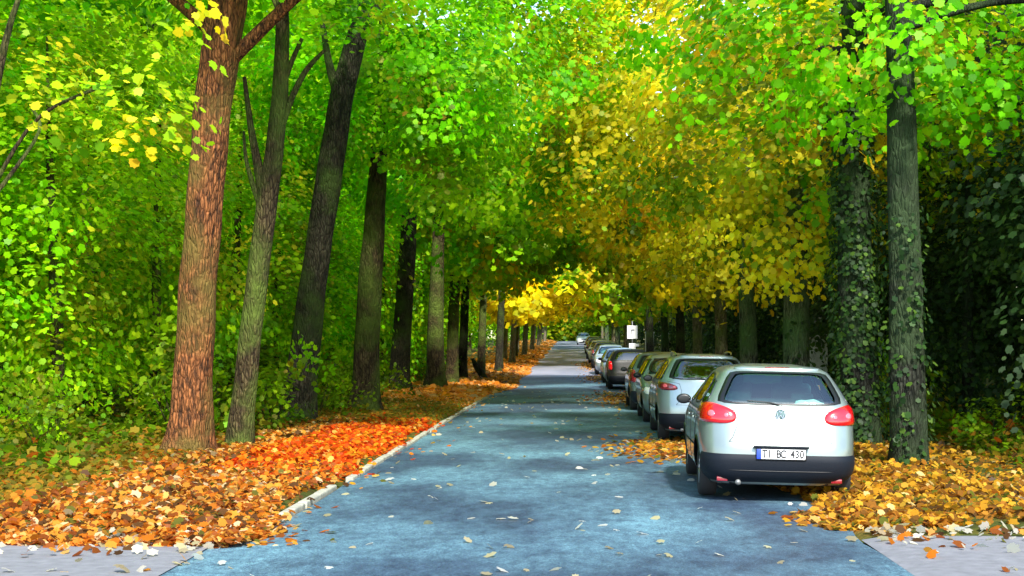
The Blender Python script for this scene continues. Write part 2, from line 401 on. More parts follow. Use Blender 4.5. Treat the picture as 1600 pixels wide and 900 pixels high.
def make_tree(name, path, mat, crown, label, cat='tree', group=None, seed=0, limbs=5, tmpl=LEAF_B, extra=None, forks=(), flare=.35, noise=.035, segs=16):
    """path = [(x,y,z,r)...] in metres; crown = dict(c, rad, n, per, size, pals, low)"""
    r = np.random.default_rng(seed)
    bx, by, bz = path[0][:3]
    root = empty(name, (bx, by, bz), label=label, cat=cat, group=group)
    loc = lambda p: (p[0] - bx, p[1] - by, p[2] - bz)
    tube('trunk', [loc(p) for p in path], [p[3] for p in path], mat, root, seg=segs, noise=noise, seed=seed, flare=flare)
    for f in forks:
        tube('limb', [loc(p) for p in f], [p[3] for p in f], mat, root, seg=9, noise=.03, seed=seed + 3)
    low = crown.get('low', 3.2); cc = crown['c']
    if 42 < path[0][1] < 80: cc = (cc[0], cc[1], cc[2] + 2.0); crown['rad'] = (crown['rad'][0], crown['rad'][1], 8.2); crown['n'] = int(crown['n'] * 1.0)
    top = H + .241 * by + (1.9 if by > 25 else 3.2) if by < 58 else 99
    clear = crown.get('clear', 0); pz_ = [p[2] for p in path]; px_ = [p[0] for p in path]
    def keep(x, y, z):
        if z < low + .25 * math.sin(x * 1.3 + y) or z > top or not tunnel(x, y, z): return False
        tx = float(np.interp(z, pz_, px_))
        return not (z < clear and y < by + .8 and abs(x - tx * y / by) < 1.25)
    far = path[0][1] > 40
    C = crown_centres(cc, crown['rad'], int(crown['n'] * (.85 if far else 1.0)), r, keep, topthin=.24 if far else .5)
    if extra is not None: C = np.concatenate([C, np.array(extra)])
    # limbs reach from the upper trunk to outer sprays
    zt = path[-1][2]
    idx = r.permutation(len(C))[:limbs]
    for j in idx:
        e = C[j]; k = r.uniform(.45, .95)
        zs = min(bz + (zt - bz) * k, e[2] - .2); zs = max(zs, bz + 3)
        if clear:
            zs = max(zs, clear + .3)
            if e[2] < zs + .4: continue
        pz = [p[2] for p in path]; sx = np.interp(zs, pz, [p[0] for p in path]); sy = np.interp(zs, pz, [p[1] for p in path]); sr = np.interp(zs, pz, [p[3] for p in path])
        s = np.array([sx, sy, zs]); mid = (s + e) / 2 + np.array([r.normal(0, .3), r.normal(0, .3), .4])
        tube('limb', [loc(s), loc(mid), loc(e)], [sr * .42, sr * .26, .02], mat, root, seg=7, noise=.02, seed=seed + int(j))
    cr = r.uniform(.45, 1.0, len(C)) * crown.get('cr', 1.0)
    pos, nrm, sz, col = cluster_leaves(C, cr, crown['per'], crown['size'], crown['pals'], r, tree_c=np.array(cc) - np.array([0, 0, 1.5]))
    k = pos[:, 2] > low - .9; pos, nrm, sz, col = pos[k], nrm[k], sz[k], col[k]
    me = leaf_mesh('crown', pos - np.array([bx, by, bz]), nrm, sz, col, tmpl, seed=seed)
    link('crown', me, None, root, smooth=False)
    return root

def ppath(pts, d, drift=0.0):
    """photo trunk outline (px, py, width px) at distance d, rooted in the ground"""
    out = []
    for i, (px, py, w) in enumerate(pts):
        p = P(px, py, d); out.append([p.x, p.y + drift * (i / max(1, len(pts) - 1)), p.z, w * d / F / 2])
    g = float(ground_z(out[0][0], d)) - .08
    out[0][2] = g
    return out

# ------------------------------------------------------------------ ground, road, kerb
def grid_sheet(name, xs, ys, zf, mat, kind='structure'):
    vs = []; fs = []
    X, Y = np.meshgrid(xs, ys); Z = zf(X, Y)
    vs = np.stack([X.ravel(), Y.ravel(), Z.ravel()], 1); nx = len(xs)
    for j in range(len(ys) - 1):
        for i in range(nx - 1):
            a = j * nx + i; fs.append((a, a + 1, a + nx + 1, a + nx))
    o = from_py(name, vs, fs, mat); tag(o, kind=kind); return o

xs = np.concatenate([[-900, -300, -120, -70], np.arange(-45, -12, 2.5), np.arange(-12, -3.2, .3), [-3.15, -3.05, -2.97, -2.9], np.arange(-2.5, 2.5, 1.2), [2.57, 2.65, 2.8, 2.95], np.arange(3.2, 12, .35), np.arange(12.5, 45, 3), [70, 120, 300, 900]])
ys = np.concatenate([[-200, -40, -10, 0, 6, 10], np.arange(11.5, 60, .5), np.arange(60, 260, 4), [300, 360, 460, 800, 1800]])
grid_sheet('ground', xs, ys, ground_z, M['soil'])

# carriageway: slight camber, uneven left edge past the crossing
ry = np.concatenate([np.arange(-30, 10, 4), np.arange(10, 60, .5), np.arange(60, 262, 4)])
vs = []; fs = []; cols = 15
for j, y in enumerate(ry):
    wob = .05 * math.sin(y * .9) + .04 * math.sin(y * 2.3 + 1)
    xl = -2.86 + .04 * math.sin(y * .5) if y > 14 else -3.12 + .25 * np.clip((y - 12.5) / 1.5, 0, 1)
    xr = 2.62 + wob
    for i in range(cols):
        t = i / (cols - 1); x = xl + (xr - xl) * t
        cam = .05 * (1 - (2 * t - 1) ** 2)
        vs.append((x, y, float(road_z(y)) + .004 + cam * .6))
for j in range(len(ry) - 1):
    for i in range(cols - 1):
        a = j * cols + i; fs.append((a, a + 1, a + cols + 1, a + cols))
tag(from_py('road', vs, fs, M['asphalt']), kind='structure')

# side lane crossing in front of the camera, pale surface on both sides
for (x0, x1) in ((-40, -3.09), (2.56, 40)):
    lx = np.linspace(x0, x1, 200); ly = np.linspace(3.5, 12.3, 14)
    vs = []; fs = []
    for j, y in enumerate(ly):
        for i, x in enumerate(lx):
            yy = y
            near = abs(x) - 2.9
            if j == 13: yy += .5 * math.exp(-max(near, 0) * .9) + .10 * math.sin(x * 2.1)
            vs.append((x, yy, float(max(ground_z(x, yy), -.02)) + (.014 if x < 0 else .026)))
    for j in range(13):
        for i in range(199):
            a = j * 200 + i; fs.append((a, a + 1, a + 201, a + 200))
    tag(from_py('side_lane', vs, fs, M['lane']), kind='structure')

# kerb: separate stones of one edging, with a gap and worn ends
bm = bmesh.new(); y = 14.35
rk = random.Random(3)
while y < 225:
    ln = .98 if y < 60 else 3.96
    if not (17.2 < y < 17.9):
        x = -2.90 + .012 * rk.uniform(-1, 1) + (.03 if y > 17.5 else 0)
        rot = Matrix.Rotation(rk.uniform(-.012, .012), 4, 'Z') @ Matrix.Rotation(rk.uniform(-.02, .02), 4, 'Y')
        zc = float(road_z(y + ln / 2)) + .002 + rk.uniform(-.008, .008)
        slope = .015 if y > 60 else 0
        bm_box(bm, (x, y + ln / 2, zc), (.105, ln - .015, .10), .018 if y < 60 else .01, rot @ Matrix.Rotation(slope, 4, 'X'))
    y += 1.0 if y < 60 else 4.0
tag(from_bm('kerb', bm, M['kerb'], smooth=False), kind='structure')

# ------------------------------------------------------------------ fallen leaves
def litter(name, n, xy, size, palf, label, lift=.02, seed=1, tmpl=LEAF_B, up=1.0, pile=0.05, density=None):
    r = np.random.default_rng(seed)
    x, y = xy(r, n)
    if n > 8000:      # thin spots where soil and moss show
        q = np.sin(x * 2.3 + 1.7 * np.sin(y * .9)) * np.sin(y * 1.6 + 1.3 * np.sin(x * 1.4)) + .5 * np.sin(x * 5.1 + y * 3.7)
        k = r.uniform(0, 1, n) < np.clip(.95 - .75 * np.clip(q - .15, 0, 1), .2, 1); x, y = x[k], y[k]; n = len(x)
    z = ground_z(x, y)
    on = (x > -2.97) & (x < 2.55)
    zr = road_z(y) + .012 + .03 * (1 - ((x) / 2.75) ** 2) + np.where(x < -2.78, .045, 0)
    z = np.where(on, np.maximum(z, zr), z) + np.where(on, .006, lift * .5) + r.uniform(0, 1, n) ** 2 * np.where(on, .02, pile)
    nr = np.stack([r.normal(0, .62, n), r.normal(0, .62, n) - .12, np.full(n, up)], 1)
    nr[on, :2] *= .55
    col = palf(r, x, y, n)
    me = leaf_mesh(name, np.stack([x, y, z], 1), nr, size * r.uniform(.6, 1.35, n), col, tmpl, curl=.45, seed=seed)
    o = link(name, me, None, None, smooth=False)
    return tag(o, label=label, cat='fallen leaves', kind='stuff')

def left_pal(r, x, y, n):
    col = pick('litter', n, r)
    q = r.normal(0, .8, n)
    m = ((y + q > 18.6) & (y + q < 31) & (x > -5.4 + .03 * y)); col[m] = pick('red', int(m.sum()), r)
    m = (y + q > 31) & (y + q < 41); col[m] = pick('moss', int(m.sum()), r)
    m = (y + 3 * q > 41); col[m] = pick('peach', int(m.sum()), r)
    m = (x + .3 * q < -5.6); col[m] = pick('moss', int(m.sum()), r)
    return col

def xyL(r, n):
    y = 12.2 + 48 * r.uniform(0, 1, n) ** 1.35
    e = -3.02 + .10 * np.sin(y * 1.1) + .22 * np.exp(-((y - 13.2) / .9) ** 2)
    x = e - np.abs(r.normal(0, 1, n)) * 2.1
    k = r.uniform(0, 1, n) < .35; x = np.where(k, e - r.uniform(0, 3.6, n), x); x = np.where(r.uniform(0, 1, n) < .007, e + r.exponential(.14, n), x)
    return x, y
litter('leaf_litter', 78000, xyL, .092, left_pal, 'thick drift of orange and red fallen leaves along the left kerb', seed=2, pile=.09)
def xyL2(r, n):
    y = r.uniform(44, 225, n)
    enc = .9 * np.clip((y - 46) / 12, 0, 1) + .25 * np.sin(y * .35)
    x = -2.9 + enc * .55 - np.abs(r.normal(0, 1, n)) * 1.9
    return x, y
litter('leaf_litter', 26000, xyL2, .26, lambda r, x, y, n: np.where((r.uniform(0, 1, n) < .25)[:, None], pick('litter', n, r), pick('peach', n, r)),
       'glowing orange leaf drift on the far left verge up the rise', seed=3, pile=.12)
def xyR(r, n):
    y = 13.35 + 62 * r.uniform(0, 1, n) ** 1.3
    x = 2.62 + .25 * np.sin(y * .9) + np.abs(r.normal(0, 1, n)) * 2.0 - .25
    x = np.where(y < 14.2, x + .15 * (14.2 - y), x)
    return x, y
litter('leaf_litter', 56000, xyR, .090, lambda r, x, y, n: pick('ochre', n, r), 'yellow brown fallen leaves on the right verge beside the parked cars', seed=4, pile=.09)
def xyR2(r, n):                                   # drifts caught between the parked cars
    cs = np.array([(1.55, 23.6, .45, 1.3), (1.5, 45.5, .5, 3.2), (1.25, 68.5, .4, 2.0), (2.3, 23.4, .5, 1.2), (2.75, 14.3, .22, .25), (3.0, 14.0, .3, .25), (1.1, 90, .4, 5)])
    k = r.integers(0, len(cs), n)
    return cs[k, 0] + r.normal(0, 1, n) * cs[k, 2], cs[k, 1] + r.normal(0, 1, n) * cs[k, 3]
litter('leaf_litter', 5200, xyR2, .11, lambda r, x, y, n: np.where((r.uniform(0, 1, n) < .5)[:, None], pick('litter', n, r), pick('ochre', n, r)),
       'brown and yellow leaf drifts caught between the parked cars', seed=5, pile=.03)
def xyRoad(r, n):
    y = 8 + 45 * r.uniform(0, 1, n) ** 1.5
    return r.uniform(-2.8, 2.5, n), y
def palRoad(r, x, y, n):
    c = np.array([(.75, .72, .62), (.70, .66, .50), (.62, .55, .30), (.5, .42, .25)])[r.integers(0, 4, n)]
    return c * r.uniform(.7, 1.15, (n, 1))
litter('scattered_leaves', 330, xyRoad, .10, palRoad, 'pale single leaves scattered over the blue grey road', seed=6)
def xyLane(r, n):
    s = r.uniform(0, 1, n) < .65
    x = np.where(s, -3.0 - r.exponential(1.6, n), 2.7 + r.exponential(1.2, n)); y = np.where(s, 12.9, 13.1) - r.exponential(.55, n)
    return x, y
litter('scattered_leaves', 520, xyLane, .10, lambda r, x, y, n: np.where((r.uniform(0, 1, n) < .5)[:, None], palRoad(r, x, y, n), pick('litter', n, r)),
       'cream and orange leaves strewn over the pale side lane', seed=7, lift=.06)

# ------------------------------------------------------------------ left avenue trees
def cr(c, rad, n, per, size, pals, low=3.4, crs=1.0, clear=0):
    f = 1.7 if size < .2 else 1.0
    return dict(c=c, rad=rad, n=n, per=int(per * f), size=size / math.sqrt(f) * 1.02, pals=pals, low=low, cr=crs, clear=clear)
GL = 'avenue trees along the left verge'; GR = 'avenue trees along the right verge'
p = ppath([(292, 712, 70), (300, 620, 60), (308, 500, 58), (314, 380, 56), (322, 260, 56), (336, 150, 58), (350, 50, 60), (360, -40, 56), (368, -200, 46), (372, -420, 30), (376, -600, 12)], 21.5)
ex = []
r0 = np.random.default_rng(5)
for (px, py, d) in [(225, 150, 15.5), (262, 160, 15.2), (236, 215, 15.6), (214, 185, 15.3), (160, 120, 15.8), (110, 170, 16), (60, 90, 16)]:
    q = P(px, py, d); ex.append((q.x, q.y, q.z))
make_tree('avenue_tree', p, M['bark_warm'], cr((-5.3, 21.5, 8.8), (4.6, 3.2, 3.4), 95, 60, .17, [('green', 4), ('lime', 1), ('gold', .3)], low=7.7),
          'nearest tree of the left row, thick orange brown trunk lit on its right side', group=GL, seed=11, tmpl=LEAF_A, flare=.45, noise=.05, segs=28)
p = ppath([(372, 712, 44), (382, 620, 36), (394, 500, 34), (406, 400, 33), (418, 310, 32), (430, 230, 28), (438, 150, 26), (441, 60, 22), (440, -80, 16), (440, -300, 6)], 22.6)
def fk(pts, d): return [(*P(px, py, d), w * d / F / 2) for px, py, w in pts]
make_tree('avenue_tree', p, M['bark_brown'], cr((-4.6, 22.6, 8.8), (3.4, 3.0, 3.2), 75, 55, .16, [('green', 4), ('lime', 1)], low=7.3),
          'slender forked dark tree just right of the thick orange brown trunk', group=GL, seed=12, tmpl=LEAF_A, flare=.2,
          forks=[fk([(416, 320, 22), (402, 255, 14), (390, 190, 10), (382, 120, 6)], 22.6), fk([(434, 215, 14), (456, 150, 10), (480, 105, 9), (508, 78, 5)], 22.6),
                 fk([(407, 320, 12), (392, 280, 8), (383, 245, 6), (381, 205, 4)], 22.6), fk([(440, 140, 10), (458, 90, 8), (472, 60, 6)], 22.6)], limbs=2)
p = ppath([(463, 660, 60), (472, 580, 48), (484, 480, 44), (498, 390, 40), (510, 300, 42), (522, 220, 40), (536, 140, 36), (560, 50, 32), (586, -30, 26), (600, -140, 20), (605, -300, 8)], 30.2)
ex = [tuple(P(px, py, d)) for (px, py, d) in [(450, 410, 27), (480, 440, 27.2), (520, 455, 27.3), (550, 470, 27.5), (430, 395, 27), (500, 430, 27), (470, 420, 26.6)]]
make_tree('avenue_tree', p, M['bark_dark'], cr((-3.4, 30, 9.0), (4.9, 4.0, 4.4), 165, 66, .18, [('green', 5), ('lime', 1.5)], low=6.0, clear=8.3),
          'near black tree curving right towards the road, with a low green spray on it', group=GL, seed=13, tmpl=LEAF_A, flare=.25, extra=ex,
          forks=[fk([(532, 160, 18), (512, 95, 12), (503, 30, 8)], 30.2), fk([(560, 60, 18), (585, 20, 12), (600, -20, 9)], 30.2)], limbs=4)
p = ppath([(570, 648, 46), (572, 560, 40), (577, 460, 38), (584, 370, 34), (590, 280, 28), (596, 160, 22), (600, 20, 14), (604, -150, 6)], 34.5)
make_tree('avenue_tree', p, M['bark_brown'], cr((-2.8, 35, 8.8), (4.8, 4.0, 4.6), 185, 62, .19, [('green', 4), ('lime', 1), ('mid', 2)], low=5.3, clear=6.3),
          'upright dark brown tree right of the near black curving one', group=GL, seed=14, tmpl=LEAF_B)
p = ppath([(624, 612, 34), (629, 500, 28), (636, 400, 27), (641, 310, 22), (646, 200, 16), (650, 60, 8)], 50)
make_tree('avenue_tree', p, M['bark_dark'], cr((-2.8, 46, 9.4), (5.4, 5.0, 5.4), 230, 60, .21, [('mid', 3), ('green', 3), ('lime', 2)], low=4.9, clear=6.4),
          'narrow black trunk on the left verge between the brown trunk and a mossy one', group=GL, seed=15)
p = ppath([(680, 604, 30), (681, 500, 25), (684, 400, 20), (688, 280, 15), (692, 120, 7)], 54)
make_tree('avenue_tree', p, M['bark_brown'], cr((-2.6, 56, 9.6), (5.6, 5.0, 5.6), 230, 60, .23, [('mid', 3), ('lime', 4), ('olive', 1)], low=4.6, clear=5.6),
          'mossy brown trunk above the peach coloured leaf patch', group=GL, seed=16)
for i, (px, d, w, pal, lb) in enumerate([(705, 58.5, 20, 'lime', 'thin trunk lit orange on its right, just past the mossy brown trunk'), (722, 66, 15, 'mid', 'thin black trunk behind the peach coloured leaf patch'),
                                         (751, 72, 13, 'lime', 'slim mossy trunk with yellow crown halfway along the left row'), (779, 76, 12, 'mid', 'slim black trunk with yellow crown at the foot of the rise')]):
    p = ppath([(px, 600, w), (px + 4, 480, w * .85), (px + 8, 380, w * .7), (px + 10, 260, w * .4)], d)
    make_tree('avenue_tree', p, M['bark_dark'] if i in (1, 3) else M['bark_brown'], cr((p[0][0] + 2.0, d, 9.6 + road_z(d)), (5.4, 5.2, 5.8), 190, 46, .29, [(pal, 2 if i < 2 else .3), ('lime', 3 if i < 2 else 1), ('yellow', 1.5 if i < 2 else 5)], low=4.7),
              lb, group=GL, seed=20 + i, tmpl=LEAF_C, segs=10)
# leaning dead stump
p = [P(762, 604, 66), P(756, 590, 66), P(744, 572, 66), P(738, 560, 66)]
o = tube('leaning_stump', [(q.x, q.y, q.z) for q in p], [.2, .17, .15, .06], M['bark_dark'], seg=9, noise=.06, seed=4)
tag(o, 'short black dead stump leaning left in the orange leaves', 'stump')
far_l = []
for i, d in enumerate(np.concatenate([np.arange(84, 150, 7.5), np.arange(150, 226, 12)])):
    x = -4.3 + .5 * math.sin(i * 2.1); z = float(ground_z(x, d))
    pal = [('yellow', 6)] if 83 < d < 150 else ([('lime', 3), ('mid', 2)] if d < 88 else [('mid', 3), ('olive', 2)])
    hgt = 9.5
    p = [(x, d, z - .1, .20), (x + .1, d, z + 2.5, .17), (x + .25, d, z + 5, .14), (x + .3, d, z + 8, .06)]
    ye = 83 < d < 150
    make_tree('avenue_tree', p, M['bark_pale'] if i % 3 else M['bark_brown'], cr((x + 2.2, d, z + (6.6 if ye else 9)), (4.6, 4.5, 4.2 if ye else 6), 110, 34, .42, pal, low=z + (3.2 if ye else 4.2), crs=1.2),
              'slim tree with golden yellow crown arching over the far road' if ye else ('slim tree at the left row end where the road tops the rise' if d > 150 else 'slim tree just before the golden crowns, left row'),
              group='golden trees on the far left verge' if ye else 'last trees of the left row', seed=40 + i, tmpl=LEAF_C, segs=8, limbs=2)

# ------------------------------------------------------------------ right avenue trees
def straight(px, d, w, top=11, lean=0.0, seed=0):
    x = (px - VX) / F * d; z = float(ground_z(x, d)); r = random.Random(seed)
    rr = w * d / F / 2
    return [(x, d, z - .1, rr * 1.1), (x + lean * .1, d, z + 1.5, rr), (x + lean * .3 + r.uniform(-.04, .04), d, z + 3.5, rr * .9), (x + lean * .6 + r.uniform(-.1, .1), d, z + 6, rr * .75), (x + lean, d, z + 8.5, rr * .5), (x + lean, d, z + top, rr * .15)]
RT = [
 (1420, 19.5, 54, 'bark_ivy', (5.2, 20.5, 7.4), (4.6, 3.2, 2.8), 95, 62, .18, [('green', 6)], 4.9, 'nearest tree of the right row, dark trunk by the verge edge with bright green crown'),
 (1343, 23.0, 58, 'bark_ivy', (5.4, 24, 7.4), (4.8, 3.4, 3.2), 105, 60, .18, [('olive', 3), ('green', 3), ('gold', 2)], 4.5, 'broad ivy dark trunk on the right verge behind the silver hatchback'),
 (1245, 28.8, 42, 'bark_green', (4.2, 29.5, 7.4), (4.8, 3.6, 4.4), 175, 60, .18, [('olive', 4), ('gold', 3), ('green', 1)], 3.5, 'mossy grey green trunk rising above the silver hatchback roof'),
 (1172, 36.6, 28, 'bark_green', (3.6, 37, 8.2), (4.8, 3.8, 5.2), 220, 60, .19, [('gold', 6), ('olive', 2)], 3.1, 'greenish trunk with golden crown above the silver estate car'),
 (1128, 43.3, 19, 'bark_pale', (3.6, 44, 8.8), (5.0, 4.4, 5.8), 250, 60, .20, [('gold', 7), ('olive', 1)], 3.0, 'pale trunk with golden crown left of the greenish one'),
 (1090, 51.5, 15, 'bark_pale', (3.4, 52, 9.0), (5.0, 4.6, 6.0), 240, 56, .22, [('gold', 5), ('olive', 2), ('yellow', 1)], 3.2, 'slim pale green lit trunk under the golden crowns, right row'),
 (1064, 60, 14, 'bark_dark', (3.3, 60, 9.2), (5.0, 4.8, 6.0), 200, 46, .27, [('olive', 4), ('gold', 2), ('lime', 1)], 3.6, 'dark trunk left of the slim pale green lit one, right row'),
 (1040, 68, 12, 'bark_green', (3.3, 68, 9.2), (5.0, 4.8, 6.0), 190, 44, .30, [('olive', 3), ('lime', 2)], 3.8, 'mossy trunk just right of the white sign'),
 (1016, 76, 12, 'bark_dark', (3.2, 77, 9.3), (5.0, 4.8, 6.0), 170, 44, .32, [('olive', 4), ('lime', 2)], 4.0, 'dark trunk next to the white sign'),
]
for i, (px, d, w, bk, c, rad, n, per, sz, pals, low, lb) in enumerate(RT):
    forks = ()
    if i == 3: forks = [fk([(1172, 380, 16), (1162, 345, 12), (1158, 300, 9), (1156, 270, 5)], d)]
    ext = None
    if i == 2: ext = [tuple(P(a, b, e)) for a, b, e in [(1215, 400, 27), (1225, 425, 27), (1200, 380, 27), (1290, 390, 26), (1340, 360, 25), (1210, 440, 27.2)]]
    make_tree('avenue_tree', straight(px, d, w, lean=-.3 + .1 * (i % 3), seed=i), M[bk], cr(c, rad, n, per, sz, pals, low), lb, group=GR, seed=60 + i,
              tmpl=LEAF_A if i < 3 else (LEAF_B if i < 6 else LEAF_C), forks=forks, extra=ext, flare=.15)
for i, (px, d, w, hgt, n) in enumerate([(1420, 19.5, 54, 3.5, 700), (1343, 23.0, 58, 5.5, 5200), (1245, 28.8, 42, 2.2, 350)]):
    r = np.random.default_rng(500 + i); x = (px - VX) / F * d; rr = w * d / F / 2
    a = r.uniform(0, 2 * pi, n); zz = float(ground_z(x, d)) + hgt * r.uniform(0, 1, n) ** 1.2; clump = .5 + .5 * np.sin(a * 3 + zz * 2.1)
    k = r.uniform(0, 1, n) < .25 + clump; a, zz, clump = a[k], zz[k], clump[k]; n = len(a)
    rad_ = rr * 1.0 + r.uniform(.0, .05, n) + .16 * clump * r.uniform(0, 1, n)
    cc_ = np.stack([x + np.cos(a) * rad_ - .03 * zz, d + np.sin(a) * rad_, zz], 1); nn = np.stack([np.cos(a), np.sin(a), r.uniform(-.1, .9, n)], 1) + r.normal(0, .3, (n, 3))
    root = [o for o in bpy.data.objects if o.get('label') == RT[i][-1]][0]
    cc_ -= np.array(root.location)
    link('ivy', leaf_mesh('ivy', cc_, nn, .085 * r.uniform(.6, 1.3, n), pick('dark', n, r) * 1.3, LEAF_B, seed=i), None, root, smooth=False)
for i, d in enumerate(np.concatenate([np.arange(86, 150, 8.5), np.arange(152, 226, 13)])):
    x = 4.5 + .4 * math.sin(i * 1.7); z = float(ground_z(x, d))
    p = [(x, d, z - .1, .20), (x, d, z + 2.5, .17), (x - .2, d, z + 5, .13), (x - .3, d, z + 8, .05)]
    make_tree('avenue_tree', p, M['bark_pale'] if i % 2 else M['bark_green'], cr((x - 1.6, d, z + 8), (4.6, 4.5, 5.2), 110, 34, .42, [('lime', 3), ('olive', 3), ('yellow', 1.5)] if d < 150 else [('olive', 3), ('mid', 2)], low=z + 3.3, crs=1.2),
              'slim tree with yellow green crown hanging over the far parked cars', group='far trees of the right row', seed=90 + i, tmpl=LEAF_C, segs=8, limbs=2)

# drooping yellow leafed branch reaching in from the left (its own young tree beside the lane)
x0, y0 = -6.6, 15.6; z0 = float(ground_z(x0, y0))
ex = [tuple(P(a, b, e)) for a, b, e in [(225, 150, 15.4), (262, 152, 15.3), (236, 205, 15.6), (214, 180, 15.3), (150, 130, 15.6), (90, 160, 15.7), (120, 210, 15.8), (60, 120, 15.6), (300, 200, 15.2), (318, 22, 15.4), (275, 60, 15.3)]]
make_tree('young_chestnut', [(x0, y0, z0 - .1, .09), (x0 + .05, y0, 2, .08), (x0 + .2, y0, 4, .06), (x0 + .5, y0, 5.4, .03), (x0 + .9, y0, 6.2, .01)], M['bark_brown'],
          cr((-6.6, 15.6, 5.2), (1.5, 1.2, 1.5), 10, 14, .15, [('lime', 3), ('gold', 2)], low=2.5, crs=.55),
          'thin young tree left of the thick trunk, reaching pale yellow leaves over it', seed=130, tmpl=LEAF_A, flare=.1, limbs=6, extra=ex)

# ------------------------------------------------------------------ woodland behind, as copied individuals
def proto_tree(name, seed, pals, h, rad, n, per, size, low, bk, trunk_r=.14, tmpl=LEAF_B, crs=1.0):
    r = np.random.default_rng(seed)
    root = empty(name)
    lean = r.uniform(-.5, .5)
    tube('trunk', [(0, 0, -.2), (lean * .2, 0, h * .3), (lean * .6, .1, h * .6), (lean, .1, h * .92)], [trunk_r * 1.1, trunk_r, trunk_r * .6, .02], M[bk], root, seg=8, noise=.04, seed=seed, flare=.3)
    C = crown_centres((lean * .4, 0, (h + low) / 2), (rad, rad, (h - low) / 2), n, r, shell=.5)
    c2 = r.uniform(.5, 1.0, len(C)) * crs
    pos, nrm, sz, col = cluster_leaves(C, c2, per, size, pals, r, tree_c=np.array([0, 0, h * .4]))
    k = pos[:, 2] > .02
    me = leaf_mesh('crown', pos[k], nrm[k], sz[k], col[k], tmpl, seed=seed)
    link('crown', me, None, root, smooth=False)
    return root
def scatter(protos, spots, labf, cat, groupf):
    used = set()
    for i, (x, y, s, k) in enumerate(spots):
        pr = protos[k % len(protos)]
        o = pr if id(pr) not in used else copy_tree(pr)
        used.add(id(pr))
        o.location = (x, y, float(ground_z(x, y)) - .03); o.rotation_euler = (0, 0, (i * 2.399) % 6.28); o.scale = (s, s, s * random.uniform(.9, 1.12))
        tag(o, label=labf(x, y, k), cat=cat, group=groupf(x, y, k))

random.seed(21)
saps = [proto_tree('woodland_tree', 200 + i, pl, h, rd, n, 76, .145, lo, 'bark_brown') for i, (pl, h, rd, n, lo) in enumerate([
    ([('green', 5)], 9.0, 2.6, 150, .5), ([('green', 3), ('lime', 2)], 10.5, 3.0, 165, .8), ([('mid', 3), ('green', 2)], 8.0, 2.8, 150, .4), ([('lime', 3), ('olive', 1), ('mid', 1)], 9.5, 2.6, 140, .6)])]
spots = []
for d, x, s in [(19, -10.5, .8), (24, -8.6, .85), (23, -11.6, .95), (28, -8.4, .8), (27.5, -12.5, 1.1), (33, -8.2, .85), (32, -11.2, 1.0), (38, -8.0, .9), (37, -12.2, 1.15), (43, -7.6, .9), (44, -11.0, 1.1),
                (50, -8.2, 1.0), (52, -12.5, 1.2), (57, -7.6, .9), (60, -10.5, 1.1), (66, -7.8, 1.0), (70, -11, 1.2), (76, -8, 1.0), (84, -9, 1.1), (95, -8.5, 1.1), (108, -9, 1.2), (124, -9, 1.2), (142, -9, 1.3), (165, -9, 1.3), (190, -9, 1.3),
                (30, -16, 1.5), (40, -17, 1.6), (52, -18, 1.7), (66, -17, 1.7), (82, -16, 1.7), (100, -16, 1.7), (22.5, -14.5, 1.2), (17, -14, 1.0)]:
    spots.append((x + random.uniform(-.4, .4), d, s * random.uniform(.92, 1.08), random.randrange(4)))
scatter(saps, spots, lambda x, y, k: ['leafy green woodland tree behind the left row of trunks', 'bright lime tinged woodland tree behind the left row of trunks', 'mid green bushy woodland tree behind the left row of trunks', 'yellow green woodland tree behind the left row of trunks'][k],
        'tree', lambda x, y, k: ['green woodland trees on the left', 'lime tinged woodland trees on the left', 'mid green woodland trees on the left', 'yellow green woodland trees on the left'][k])
darks = [proto_tree('evergreen_tree', 230 + i, [('dark', 1)], h, rd, n, 80, .135, lo, 'bark_ivy') for i, (h, rd, n, lo) in enumerate([(9, 2.6, 170, .3), (11, 3.0, 180, .2), (7.5, 2.4, 150, .2)])]
spots = []
for d, x, s in [(20, 8.2, .9), (22, 10.5, 1.1), (26, 7.4, .75), (27, 10.5, 1.1), (32, 7.6, .85), (33, 11, 1.2), (39, 8, .9), (41, 11.5, 1.2), (47, 8, 1.0), (50, 12, 1.3), (56, 8.2, 1.0), (62, 11, 1.3), (68, 8.5, 1.0), (80, 9, 1.1), (94, 8.5, 1.2), (110, 9, 1.2), (130, 9, 1.3), (155, 9, 1.3), (185, 9, 1.4), (30, 15, 1.5), (45, 17, 1.7), (64, 16, 1.7), (85, 15, 1.7), (23, 14.5, 1.2)]:
    spots.append((x + random.uniform(-.3, .3), d, s, random.randrange(3)))
scatter(darks, spots, lambda x, y, k: ['dark bushy evergreen behind the right row of trunks', 'tall dark evergreen behind the right row of trunks', 'low dark evergreen behind the right row of trunks'][k], 'tree',
        lambda x, y, k: ['dark bushy evergreens on the right', 'tall dark evergreens on the right', 'low dark evergreens on the right'][k])
